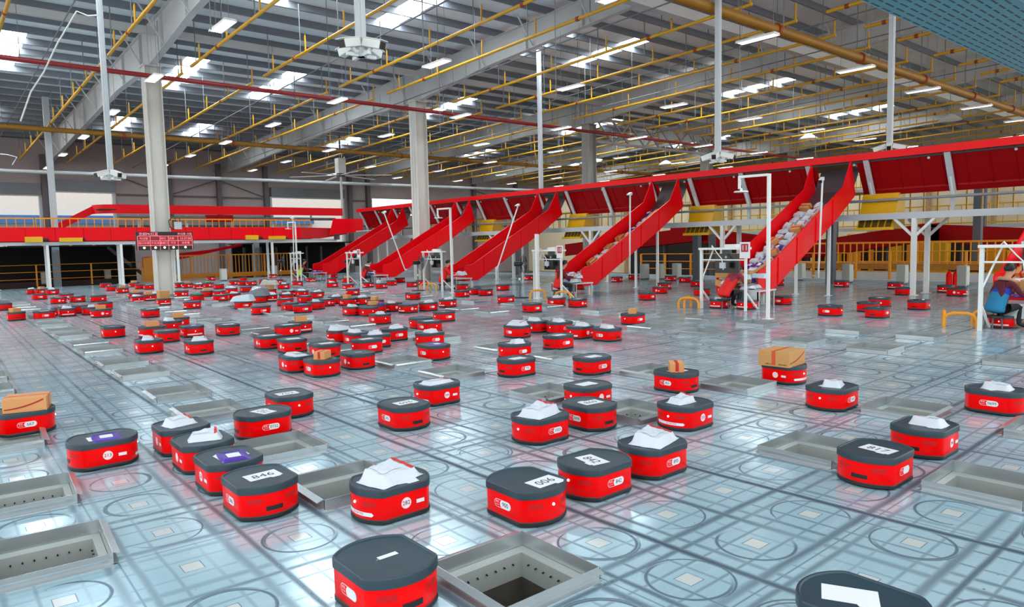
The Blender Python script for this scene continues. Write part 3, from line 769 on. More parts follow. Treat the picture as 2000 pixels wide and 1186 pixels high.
def build_robot(r):
    t = thing('sorting_robot', r['label'], 'robot', (r['x'], r['y'], 0), HEAD[r['code']], 'red sorting robots')
    near = r['zone'] == 'near' or r['yb'] > 590
    link('body', ME_BODY, t); link('lid', ME_LID, t); link('bumper', ME_BASE, t)
    h = HEAD[r['code']]; vis = 1 if (math.cos(h)*(CAM.y-r['y'])-math.sin(h)*(CAM.x-r['x'])) > 0 else -1
    for sg in ((vis, -vis) if near else (vis,)): link('number_badge', badge(r['kind'], r['num'], sg), t)
    if near or r['code'] in 'ab': link('sensor_slot', ME_SLOT, t)
    if near:
        for q in (1, -1): link('vent_grille', ME_VENT[(1 if r['code'] in 'ab' else -1, q)], t)
    if near or r['code'] in 'cd': link('status_light', ME_LED, t)
    if r['kind'] == 'A': link('maker_stripe', ME_STRIPE, t)
    s = r['sheet']
    if s != '0':
        o = link('number_sheet', sheet(s[2:] if len(s) > 1 else '', s[0] == 'S'), t)
        o.rotation_euler = (0, 0, SHROT.get(r['k'], 0.0)-HEAD[r['code']]); o.location = SHOFF.get(r['k'], (0.0, 0.02, 0))
SHROT = {1: -1.1, 2: .05, 3: -PI/2-.15, 6: PI-.1, 12: -PI/2-.12, 13: -PI/2, 14: -.6, 16: .05, 17: PI+.05, 20: PI/2+.3, 21: 0.0, 22: .05, 15: -.2}
SHOFF = {1: (0.05, 0, 0), 2: (-.10, -.06, 0), 3: (-.02, 0, 0), 15: (.02, -.08, 0), 14: (0, 0, 0)}
_rnd = random.Random(11)
for r in rows: build_robot(r)
for r in rows:
    if r['load'] != '-': load_for(r, _rnd)
# ------------------------------------------------------------------ parcel slides, conveyor and deck on the right
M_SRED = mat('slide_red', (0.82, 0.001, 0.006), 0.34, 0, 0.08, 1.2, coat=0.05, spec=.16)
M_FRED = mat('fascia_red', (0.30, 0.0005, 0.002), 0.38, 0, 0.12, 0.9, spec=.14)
M_GREY = mat('painted_grey', (186, 192, 196), 0.45, 0, 0.08, 3.0)
M_WPOST = mat('white_paint', (226, 226, 222), 0.4, 0, 0.06, 4.0)
M_YEL = mat('yellow_paint', (222, 170, 10), 0.4, 0, 0.12, 4.0)
M_ORA = mat('orange_yellow_paint', (236, 150, 14), 0.4, 0, 0.1, 4.0)
M_BLK = mat('black_plastic', (16, 16, 18), 0.4, 0, 0.2)
M_DGREY = mat('dark_grey_steel', (88, 92, 98), 0.5, 0.3, 0.15, 2.0)
SLY = [0.72, 6.95, 13.05, 19.3, 25.5, 31.7]                             # near wall of each slide
SLN = ['right-hand edge', 'first complete', 'second complete', 'third complete', 'fourth complete', 'farthest']
SLW = 1.18
BOT = [(13.2, .29), (13.85, .30), (17.3, 2.16), (18.45, 2.88)]; TOP = [(18.15, 3.87), (17.68, 3.07), (13.6, .90), (13.2, .84)]
def make_slide():
    t = thing('parcel_slide', 'x', 'slide', (0, 0, 0))
    for yy in (0.0, SLW):
        w = MB().prism(BOT+TOP, 'y', yy-.012, yy+.012).build('side_wall', M_SRED, t); bevel(w, .006, 2)
        r = MB()
        for (x0, z0) in ((14.15, .5), (15.1, 1.0), (16.1, 1.53), (17.05, 2.05)):
            zt = .90+(x0-13.6)*(3.07-.90)/(17.68-13.6); sg = -1 if yy == 0 else 1
            r.bar((x0, yy+sg*.022, z0-.02), (x0+.02, yy+sg*.022, zt-.02), .05, .03, (0, 1, 0))
        r.bar((13.25, yy, .86), (13.6, yy, .915), .03, .03); r.bar((13.6, yy, .915), (17.68, yy, 3.085), .03, .03); r.bar((17.68, yy, 3.085), (18.15, yy, 3.885), .03, .03)
        r.build('rib_and_rim', M_SRED, w)
    b = MB(); fl = [(13.2, .45), (13.9, .48), (17.3, 2.32), (18.3, 3.0), (18.75, 3.7)]
    b.rings([[(x, .012, z) for x, z in fl]+[(x, .012, z-.03) for x, z in fl[::-1]], [(x, SLW-.012, z) for x, z in fl]+[(x, SLW-.012, z-.03) for x, z in fl[::-1]]])
    b.build('chute_floor', mat('slide_floor', (92, 84, 88), .35, .4, .2, 2.0), t)
    MB().box(13.195, 13.215, .0, SLW, .29, .50).build('front_lip', M_SRED, t)
    for (x, z) in ((13.62, .30), (17.1, 2.02)):
        for yy in (.10, SLW-.10):
            b = MB().box(x-.035, x+.035, yy-.035, yy+.035, 0.0, z).box(x-.08, x+.08, yy-.08, yy+.08, 0, .012); b.build('support_leg', M_WPOST, t)
    return t
M_SLIDE0 = make_slide()
for k, y in enumerate(SLY):
    t = M_SLIDE0 if k == 0 else copy_tree(M_SLIDE0)
    t.location = (0, y, 0)
    tag(t, ['red steel parcel slide at the right-hand edge behind the blue-aproned worker', 'nearest full red parcel slide, heaped with white and purple parcels', 'second full red parcel slide from right, with a line of boxes', 'third full red parcel slide from right, few white parcels inside', 'fourth full red parcel slide in front of the second column, nearly empty', 'farthest red parcel slide at the end of the row'][k], 'slide', 'red parcel slides from the conveyor')
# parcels sliding down
PRND = random.Random(5)
PK = []
def parcel_kit():
    for q, (m, lx, ly, h, nm, ct) in enumerate(((M_POLY, .36, .27, .10, 'white_parcel', 'parcel'), (M_POLY, .28, .22, .08, 'white_parcel', 'parcel'), (M_PALE, .40, .30, .11, 'white_parcel', 'parcel'), (M_PURP, .30, .24, .08, 'purple_mailer', 'mailer'), (M_GREEN, .26, .2, .07, 'green_bag', 'bag'))):
        PK.append((make_mailer(nm, 'x', ct, m, lx, ly, h, 31+q, 9, True, .4), nm))
    PK.append((make_box('cardboard_box', 'x', M_KRAFT, .34, .26, .17, True), 'cardboard_box')); PK.append((make_box('cardboard_box', 'x', M_KRAFT2, .27, .22, .14, True), 'cardboard_box'))
parcel_kit(); PKU = [0]*len(PK)
def floor_z(x):
    for (x0, z0), (x1, z1) in zip([(12.2, .45), (13.2, .45), (13.9, .48), (17.3, 2.32)], [(13.2, .45), (13.9, .48), (17.3, 2.32), (18.3, 3.0)]):
        if x <= x1: return z0+(z1-z0)*(x-x0)/(x1-x0), math.atan2(z1-z0, x1-x0)
    return 3.0, .59
def slide_parcels(k, n, xa, xb, deep, kinds, what):
    """parcels laid in loose layers down the slide"""
    y0 = SLY[k]; per = max(3, int(round((xb-xa)/.30))); cells = [(i, c, l) for l in range(4) for i in range(per) for c in range(3)]
    if n < 40: PRND.shuffle(cells); cells.sort(key=lambda q: q[2])
    for (i, c, lay) in cells[:n]:
        q = PRND.choice(kinds); o = PK[q][0] if PKU[q] == 0 else copy_tree(PK[q][0]); PKU[q] += 1
        x = xa+(xb-xa)*(i+.5+PRND.uniform(-.15, .15)+(.5 if lay % 2 else 0))/per; y = y0+.24+c*.35+PRND.uniform(-.04, .04); z, a = floor_z(x); h = .115*lay*deep
        o.location = (x-math.sin(a)*h, y, z+math.cos(a)*h+.014)
        o.rotation_euler = (Matrix.Rotation(-a+PRND.uniform(-.12, .12), 4, 'Y') @ Matrix.Rotation(PRND.uniform(-.2, .2), 4, 'X') @ Matrix.Rotation(PRND.choice((0, PI/2, PI, -PI/2))+PRND.uniform(-.4, .4), 4, 'Z')).to_euler()
        kind = ['white plastic parcel', 'white plastic parcel', 'pale blue plastic parcel', 'purple plastic mailer', 'green plastic bag', 'brown cardboard box', 'orange-brown cardboard box'][q]
        s = PRND.uniform(.85, 1.1); o.scale = (s, s, s)
        tag(o, '%s in the heap %s' % (kind, what), ['parcel', 'parcel', 'parcel', 'mailer', 'bag', 'box', 'box'][q], '%ss %s' % (kind, what))
slide_parcels(1, 104, 12.95, 17.4, 1.0, [0, 0, 1, 2, 2, 3, 5, 6, 0, 1, 3, 0, 1, 5, 2, 0, 4], 'on the nearest full slide')
slide_parcels(2, 56, 13.0, 17.9, 1.0, [0, 0, 1, 2, 5, 6, 1, 3], 'on the second full slide')
slide_parcels(3, 26, 13.1, 17.2, 1.0, [0, 1, 1, 6, 2], 'on the third full slide')
slide_parcels(4, 5, 14.0, 16.0, 1.0, [0, 1], 'on the fourth full slide')
slide_parcels(0, 56, 13.1, 16.6, 1.0, [0, 2, 3, 5, 0, 2], 'on the slide at right edge')
# sloping fascia panels between the slides, with white brackets
def fascia(y0, y1, lab):
    t = thing('conveyor_fascia', lab, 'panel', (0, y0, 0), 0, 'red fascia panels of the conveyor'); L_ = y1-y0
    A = (18.42, 3.86); B = (18.92, 3.02); C = (18.98, 2.86)
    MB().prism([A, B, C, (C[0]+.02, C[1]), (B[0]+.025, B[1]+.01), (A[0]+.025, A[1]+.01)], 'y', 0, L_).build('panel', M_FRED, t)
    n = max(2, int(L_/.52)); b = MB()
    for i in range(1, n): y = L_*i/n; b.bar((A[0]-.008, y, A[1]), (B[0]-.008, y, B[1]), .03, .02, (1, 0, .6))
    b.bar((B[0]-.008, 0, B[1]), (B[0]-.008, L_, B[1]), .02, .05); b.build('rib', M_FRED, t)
    return t
def bracket(y, lab):
    t = thing('conveyor_bracket', lab, 'bracket', (0, y, 0), 0, 'white conveyor brackets')
    MB().bar((18.36, 0, 3.86), (18.90, 0, 2.84), .15, .05, (1, 0, .5)).build('inclined_plate', M_GREY, t)
    MB().bar((18.40, 0, 3.9), (18.87, 0, 2.9), .05, .09, (1, 0, .5)).build('channel', M_WPOST, t)
    MB().box(18.84, 18.94, -.045, .045, 2.32, 2.9).build('leg', M_GREY, t)
fy = [-4.5]+SLY; bk = 0
for k in range(len(SLY)+1):
    a = (SLY[k-1]+SLW+.02) if k else -4.0; c = SLY[k]-.02 if k < len(SLY) else 37.5
    fascia(a, c, ['red fascia panel right of the edge slide', 'red fascia panel right of the nearest full slide, widest in view', 'red fascia panel between the nearest and second full slides', 'red fascia panel between the second and third full slides', 'red fascia panel between the third and fourth full slides', 'red fascia panel right of the farthest slide', 'red fascia panel beyond the farthest slide'][k])
    ys = [a+.22, (a+c)/2+.1, c-.30] if k else [c-.3]
    for q, y in enumerate(ys): bk += 1; bracket(y, 'white sloping bracket on the red fascia, %s counted from the right' % (ORD[bk] if bk < 31 else 'last'))
t = thing('conveyor', 'long red elevated sorting conveyor running back along the right side', 'conveyor', (0, 0, 0))
MB().box(18.30, 18.42, -6, 37.5, 3.86, 4.06).build('side_guard', M_SRED, t)
MB().box(20.3, 20.4, -6, 37.5, 3.8, 4.06).build('side_guard', M_SRED, t)
MB().box(18.42, 20.3, -6, 37.5, 3.80, 3.86).build('belt', M_BLK, t)
me = MB().tube([(18.44, 0, 3.76), (20.28, 0, 3.76)], .035, 8).mesh('roller', M_GREY, 60)
for y in range(-5, 37, 2): inst('roller', me, t, (0, y, 0))
# deck with posts
t = thing('conveyor_deck', 'long grey steel deck under the red conveyor, edge facing the floor', 'deck', (0, 0, 0))
MB().box(18.36, 18.46, -6, 37.5, 2.13, 2.31).build('edge_beam', M_GREY, t); MB().box(18.46, 21.6, -6, 37.5, 2.24, 2.30).build('deck_plate', M_DGREY, t)
me = MB().box(18.46, 21.6, -.05, .05, 2.1, 2.24).mesh('joist', M_DGREY)
for y in range(-5, 38, 3): inst('joist', me, t, (0, y, 0)); me = MB().tube([(18.72, -1.5, 2.70), (18.72, 1.5, 2.70)], .04, 10).mesh('handrail', M_GREY, 60)
for q in range(14): inst('handrail', me, t, (0, -4+q*3.0, 0))
def deck_post(x, y, brace, lab):
    t = thing('deck_post', lab, 'post', (x, y, 0), 0, 'white deck posts')
    MB().box(-.06, .06, -.06, .06, 0, 2.14).build('shaft', M_WPOST, t); MB().box(-.11, .11, -.11, .11, 0, .015).build('base_plate', M_WPOST, t)
    if brace:
        for s in (-1, 1): MB().bar((0, 0, 1.62), (0, s*.52, 2.14), .07, .07).build('brace', M_WPOST, t)
for q, y in enumerate((5.3, 11.4, 17.6, 23.8, 30.0)):
    deck_post(18.41, y, True, 'white deck post with forked braces, %s from right' % ORD[q+1]); deck_post(19.5, y+.05, q == 0, 'rear white deck post, %s from right, behind a forked post' % ORD[q+1])
# yellow guard rail on the deck and yellow hoppers
def guard(name, lab, x0, y0, x1, y1, z0, h, step, m, bar=.03, post=.05, pz=.0, group=None, rails=3):
    t = thing(name, lab, 'railing', (x0, y0, z0), 0, group); L_ = math.hypot(x1-x0, y1-y0); ux, uy = (x1-x0)/L_, (y1-y0)/L_
    b = MB()
    for k in range(rails): z = h*(k+1)/rails if rails < 4 else h*k/(rails-1); b.tube([(0, 0, z), (ux*L_, uy*L_, z)], bar/2, 8)
    b.build('rails', m, t); n = int(round(L_/step))
    for k in range(n+1):
        d = L_*k/n; MB().box(ux*d-post/2, ux*d+post/2, uy*d-post/2, uy*d+post/2, pz, h).build('post', m, t)
    return t
def barred(name, lab, x0, y0, x1, y1, z0, h, m, n, group=None):
    t = thing(name, lab, 'railing', (x0, y0, z0), 0, group); dx, dy = x1-x0, y1-y0
    b = MB()
    for z in (.06, h*.97): b.bar((0, 0, z), (dx, dy, z), .05, .07)
    b.build('rail', m, t); me = MB().box(-.0175, .0175, -.0175, .0175, 0, h).mesh('baluster', m)
    for k in range(n+1): inst('baluster', me, t, (dx*k/n, dy*k/n, 0))
    return t
for q in range(6):
    barred('deck_railing', 'yellow barred railing on the deck under the red fascia, bay %s from right' % ORD[q+1], 21.4, -3+q*6.4, 21.4, 3.3+q*6.4, 2.3, .82, M_YEL, 16, 'yellow barred railings on the deck')
def hopper(y, lab):
    t = thing('yellow_hopper', lab, 'hopper', (18.7, y, 0), 0, 'yellow hoppers beside the slides')
    P = [(-.15, 1.86), (.35, 1.86), (.8, 2.5), (.5, 2.92), (.1, 2.92), (.0, 2.2)]
    MB().prism([(-.25, 1.87), (.6, 1.87), (.6, 2.9), (.15, 2.9), (-.02, 2.35)], 'y', -1.05, -.05).build('body', M_YEL, t)
    b = MB()
    for q in range(5): y0 = -1.0+q*.19; b.sheet([(-.262+.02, y0, 1.93), (-.262+.02, y0+.14, 1.93), (-.05, y0+.14, 2.27), (-.05, y0, 2.27)], -.012)
    b.build('mesh_window', mat('hopper_mesh', (96, 76, 10), .6, .2, .4, 30.), t)
    MB().box(-.3, -.22, -1.09, -.01, 1.84, 1.92).build('lower_rim', M_YEL, t); MB().box(.3, .42, -.7, -.5, 2.9, 3.0).build('sensor', M_WPOST, t)
for k, y in enumerate(SLY[1:]): hopper(y, 'yellow steel hopper with mesh front right of the %s slide' % ['nearest full', 'second full', 'third full', 'fourth full', 'farthest'][k])
# ------------------------------------------------------------------ sorting stations at the slide mouths
M_SIGN = mat('sign_crimson', (176, 14, 36), .4)
M_SCREEN = mat('screen_black', (8, 9, 12), .2)
def station(y, k, num, who, X0=11.8):
    t = thing('sorting_station', 'white steel station frame with shelf %s' % who, 'frame', (X0, y, 0), 0, 'white sorting stations')
    ya, yb = .62, -.58
    b = MB(); b.box(-.03, .03, ya-.03, ya+.03, 0, 1.46); b.build('leg', M_WPOST, t)
    MB().box(-.025, .025, yb-.025, yb+.025, 0, 1.46).build('leg', M_WPOST, t)
    MB().box(-.06, .16, yb-.05, ya+.05, 1.42, 1.47).build('shelf', M_WPOST, t); MB().bar((0, yb, 1.18), (0, ya, 1.18), .03).build('cross_rail', M_WPOST, t)
    MB().bar((.02, ya, .45), (.5, ya, 0.02), .035).build('strut', M_WPOST, t); MB().bar((.02, yb, .42), (.5, yb, 0.02), .035).build('strut', M_WPOST, t); MB().bar((.02, ya, .7), (.12, ya-.25, 1.42), .03).build('strut', M_WPOST, t)
    if num:
        s = thing('station_sign', 'small white and crimson sign reading %s, %s' % (num, who), 'sign', (X0-0.08, y+yb-.02, 1.42), 0, 'slide number signs')
        b = MB().box(0, .012, -.13, .13, -.20, .17); b.build('board', M_WHITE, s)
        b = MB().box(-.004, .0, -.09, .09, -.055, .13, 0); v, q = text_geo(num, .17); b.add([(-.0055, -x, z+.035) for x, z in v], q, 1); b.build('number_panel', [M_SIGN, M_WHITE], s)
    # monitor and scanner on the frame
    m = thing('monitor', 'black monitor hanging in the station frame %s' % who, 'monitor', (X0+0.20, y+.05-(.26 if k == 0 else 0), 1.08+(.17 if k == 0 else 0)), 0, 'station monitors')
    MB().box(-.03, .03, -.34, .30, -.22, .24).build('screen', M_SCREEN, m); MB().box(-.05, .05, -.1, .1, .24, .36).build('bracket', M_DGREY, m); MB().tube([(-.034, .0, .16), (-.04, .0, .16)], .03, 12).build('emblem', M_GREY, m)
    d = thing('label_printer', 'small pale printer on the shelf of the station %s' % who, 'printer', (X0+0.06, y-.12, 1.47), 0, 'station printers')
    MB().box(-.07, .1, -.2, .1, 0, .075).build('case', M_WPOST, d); MB().box(-.05, .03, .12, .19, 0, .05).build('power_block', M_GREY, d)
    c = MB().tube([(X0+0.04, y+.36, 1.47), (X0-0.04, y+.3, 1.52), (X0-0.04, y+.12, 1.3), (X0-0.05, y+.02, 1.2), (X0-0.05, y-.02, .95)], .012, 8).build('station_cable', M_WPOST, None, 60); tag(c, 'white cable looping down from the station shelf %s' % who, 'cable', 'station cables')
    # scanner hung low
    sy = -.5 if k == 0 else 0; s = MB().box(X0-0.07, X0, y-.06+sy, y+.08+sy, .98, 1.12).build('hand_scanner', M_GREY); bevel(s, .01); tag(s, 'grey scanner unit below the station shelf %s' % who, 'scanner', 'station scanners')
    # sorting table
    tb = thing('sorting_table', 'low steel sorting table %s' % who, 'table', (X0+1.05, y, 0), 0, 'sorting tables')
    MB().box(-.42, .34, -.55, .58, .40, .44).build('table_top', M_ST, tb); MB().box(-.40, -.385, -.55, .58, .18, .40).build('apron', M_ST, tb)
    for sx in (-.38, .3):
        for sy in (-.5, .53): MB().box(sx-.02, sx+.02, sy-.02, sy+.02, 0, .4).build('leg', M_ST, tb)
WHO = ['at the right edge', 'at the nearest full slide', 'at the second full slide', 'at the third full slide', 'at the fourth full slide', 'at the farthest slide']
NUM = ['', '11', '10', '9', '8', '']
for k, y in enumerate(SLY): station(y+SLW/2-.55 if k else y+.15, k, NUM[k] if k != 3 else '', WHO[k], 11.1 if k == 0 else 11.8)
for k in range(1, 6):                                                    # parcels on the sorting tables
    for i in range({1: 9, 2: 6, 3: 4, 4: 2, 5: 2}[k]):
        q = PRND.choice([0, 1, 2, 3, 5]); o = copy_tree(PK[q][0]); yy = SLY[k]+SLW/2-.55
        o.location = (12.62+PRND.random()*.4, yy-.35+.8*PRND.random(), .445+.13*(i//3)); o.rotation_euler = (PRND.uniform(-.15, .15), PRND.uniform(-.15, .15), PRND.uniform(0, 6)); o.scale = (1, 1, 1)
        kind = ['white plastic parcel', 'white plastic parcel', 'pale blue plastic parcel', 'purple plastic mailer', 'green bag', 'brown cardboard box'][q]
        tag(o, '%s piled on the sorting table %s' % (kind, WHO[k]), ['parcel', 'parcel', 'parcel', 'mailer', 'bag', 'box'][q], '%ss on the sorting table %s' % (kind, WHO[k]))
# hook lamp poles
def lamp_pole(x, y, lab):
    t = thing('hook_lamp', lab, 'lamp', (x, y, 0), 0, 'white hook-arm lamp poles')
    MB().box(-.03, .03, -.03, .03, 0, 2.97).build('pole', M_WPOST, t); MB().box(-.09, .09, -.09, .09, 0, .012).build('base_plate', M_WPOST, t)
    MB().bar((-.03, 0, 2.95), (-.12, .62, 2.95), .05).build('arm', M_WPOST, t); MB().bar((-.12, .60, 2.97), (-.12, .60, 2.70), .045).build('drop_arm', M_WPOST, t)
    MB().tube([(-.12, .56, 2.72), (-.12, .56, 2.66), (-.12, .56, 2.655), (-.12, .56, 2.63)], [.02, .03, .14, .15], 20).build('lamp_disc', M_WPOST, t, 40)
lamp_pole(10.6, 5.15, 'white hook-armed lamp pole left of the heaped red slide')
lamp_pole(11.5, 17.7, 'white hook-armed lamp pole left of the third slide')
lamp_pole(11.2, 30.2, 'white hook-armed lamp pole left of the farthest slide')
def grey_pole(x, y, h, lab):
    t = thing('grey_pole', lab, 'pole', (x, y, 0)); MB().box(-.045, .045, -.045, .045, 0, h).build('shaft', M_WPOST, t); MB().box(-.1, .1, -.1, .1, 0, .015).build('base_plate', M_WPOST, t)
grey_pole(11.6, 13.35, 1.95, 'thick white pole beside the standing fan at the second full slide')
# camera poles on the slides
def slide_cam(k, dx, lean, lab):
    y = SLY[k]-.30; t = thing('slide_camera', lab, 'camera', (dx, y, 0), 0, 'slide camera poles')
    b = MB().tube([(.25, .30, .62), (.0, .02, .60), (-.05, .0, .66), (lean, 0, 3.15)], .026, 10); b.build('pole', M_WPOST, t, 50)
    MB().bar((lean-.10, 0, 3.16), (lean+.10, .05, 3.24), .10, .08).build('camera_body', M_WPOST, t); MB().bar((lean-.13, 0, 3.13), (lean-.10, 0, 3.15), .07, .07).build('lens', M_BLK, t)
for k, (dx, lean) in zip((1, 2, 3, 4, 5), ((15.75, .1), (15.2, .0), (14.6, 1.1), (14.2, -1.0), (11.6, 0.0))):
    slide_cam(k, dx, lean, 'thin white camera pole %s' % WHO[k])
# standing fans
def fan(x, y, rz, lab):
    t = thing('standing_fan', lab, 'fan', (x, y, 0), rz, 'black standing fans')
    MB().tube([(0, 0, 0), (0, 0, .02), (0, 0, .03)], [.26, .26, .05], 28).build('base', M_BLK, t, 40)
    MB().tube([(0, 0, .03), (0, 0, 1.0)], .02, 12).build('pole', M_DGREY, t, 50); MB().tube([(0, 0, .55), (0, 0, .62)], .032, 12).build('collar', M_WPOST, t)
    MB().tube([(-.16, 0, 1.05), (.02, 0, 1.05), (.10, 0, 1.05)], [.07, .08, .05], 14).build('motor', M_BLK, t, 50)
    b = MB()
    for k in range(3):
        a = k*2.094
        vs = []
        for r_, w_, tw in ((.04, .3, .02), (.16, .5, .05), (.27, .42, .03)):
            for s in (-1, 1): vs.append((.14+s*tw*.6, r_*math.cos(a+s*w_), r_*math.sin(a+s*w_)+1.05))
        b.add(vs, [(0, 2, 3, 1), (2, 4, 5, 3)])
    b.build('blade', M_DGREY, t)
    b = MB()
    for k in range(22):
        a = 2*PI*k/22; c, s = math.cos(a), math.sin(a)
        b.tube([(.21, .05*c, 1.05+.05*s), (.20, .2*c, 1.05+.2*s), (.14, .30*c, 1.05+.30*s), (.07, .2*c, 1.05+.2*s), (.05, .07*c, 1.05+.07*s)], .0035, 4, cap=False)
    for r_, x_ in ((.30, .14), (.2, .20), (.05, .21)): b.tube([(x_, r_*math.cos(2*PI*k/24), 1.05+r_*math.sin(2*PI*k/24)) for k in range(25)], .005, 5)
    b.build('guard', M_BLK, t)
fan(11.4, 13.95, -.5, 'black standing fan behind the second full slide station')
fan(11.55, 20.0, -.2, 'black standing fan at the third slide, left of its frame')
fan(12.2, 26.9, -.2, 'black standing fan at the fourth full slide')
fan(11.5, 33.0, -.2, 'black standing fan at the farthest station')
# yellow tube guards and the pits' corner blocks
def hoop(x, y, rz, lab, w=.50, h=.25):
    t = MB().tube([(-w/2, 0, 0), (-w/2, 0, h*.55), (-w/2+.05, 0, h*.86), (-w/2+.14, 0, h), (w/2-.14, 0, h), (w/2-.05, 0, h*.86), (w/2, 0, h*.55), (w/2, 0, 0)], .03, 12).build('tube_guard', M_ORA, None, 60)
    t.location = (x, y, 0); t.rotation_euler = (0, 0, rz); tag(t, lab, 'guard', 'yellow tube guards')
hoop(11.45, 1.90, -PI/2-.35+.6, 'yellow tube guard in front of the blue-aproned worker'); hoop(11.62, 2.22, .35, 'second yellow tube guard, angled, near the blue-aproned worker'); hoop(12.2, 1.75, -.5, 'third yellow tube guard behind the white post by the blue-aproned worker')
hoop(11.62, 7.86, -PI/2+.3, 'yellow tube guard left of the nearest full slide station'); hoop(11.85, 8.05, .3, 'angled yellow tube guard left of the nearest full slide station')
hoop(11.5, 12.15, -PI/2+.3, 'yellow tube guard under the second full slide station'); hoop(11.55, 13.3, -.3, 'yellow tube guard beside the standing fan'); hoop(11.9, 19.6, -PI/2+.2, 'yellow tube guard under the third station'); hoop(11.95, 20.1, 0, 'second yellow tube guard under the third station')
# ------------------------------------------------------------------ workers
M_SKIN = mat('skin', (214, 150, 120), .5, 0, .06, 10.); M_HAIR = mat('black_hair', (14, 11, 11), .45, 0, .3, 60., .3)
M_TROU = mat('dark_trousers', (30, 28, 34), .8, 0, .15, 20.)
def skin_body(name, joints, edges, mats_of, parent=None, lv=2):
    me = bpy.data.meshes.new(name); keys = list(joints); me.from_pydata([joints[k][0] for k in keys], [(keys.index(a), keys.index(c)) for a, c in edges], [])
    o = bpy.data.objects.new(name, me); COL.objects.link(o); md = o.modifiers.new('skin', 'SKIN'); md.use_smooth_shade = True
    for i, k in enumerate(keys):
        sv = me.skin_vertices[0].data[i]; r_ = joints[k][1]; sv.radius = r_ if isinstance(r_, tuple) else (r_, r_); sv.use_root = (i == 0)
    sb = o.modifiers.new('sub', 'SUBSURF'); sb.levels = sb.render_levels = lv
    bpy.context.view_layer.update(); ev = bpy.data.meshes.new_from_object(o.evaluated_get(bpy.context.evaluated_depsgraph_get()))
    bpy.data.objects.remove(o); ml, pick = mats_of
    for m in ml: ev.materials.append(m)
    segs = [(Vector(joints[a][0]), Vector(joints[c][0]), a, c) for a, c in edges]
    for p in ev.polygons:
        c = p.center; best = None
        for a, d, na, nd in segs:
            ab = d-a; t_ = max(0, min(1, (c-a).dot(ab)/max(1e-9, ab.length_squared))); dd = (c-(a+ab*t_)).length
            if best is None or dd < best[0]: best = (dd, na, nd, t_)
        p.material_index = pick(best[1], best[2], best[3]); p.use_smooth = True
    return link(name, ev, parent)
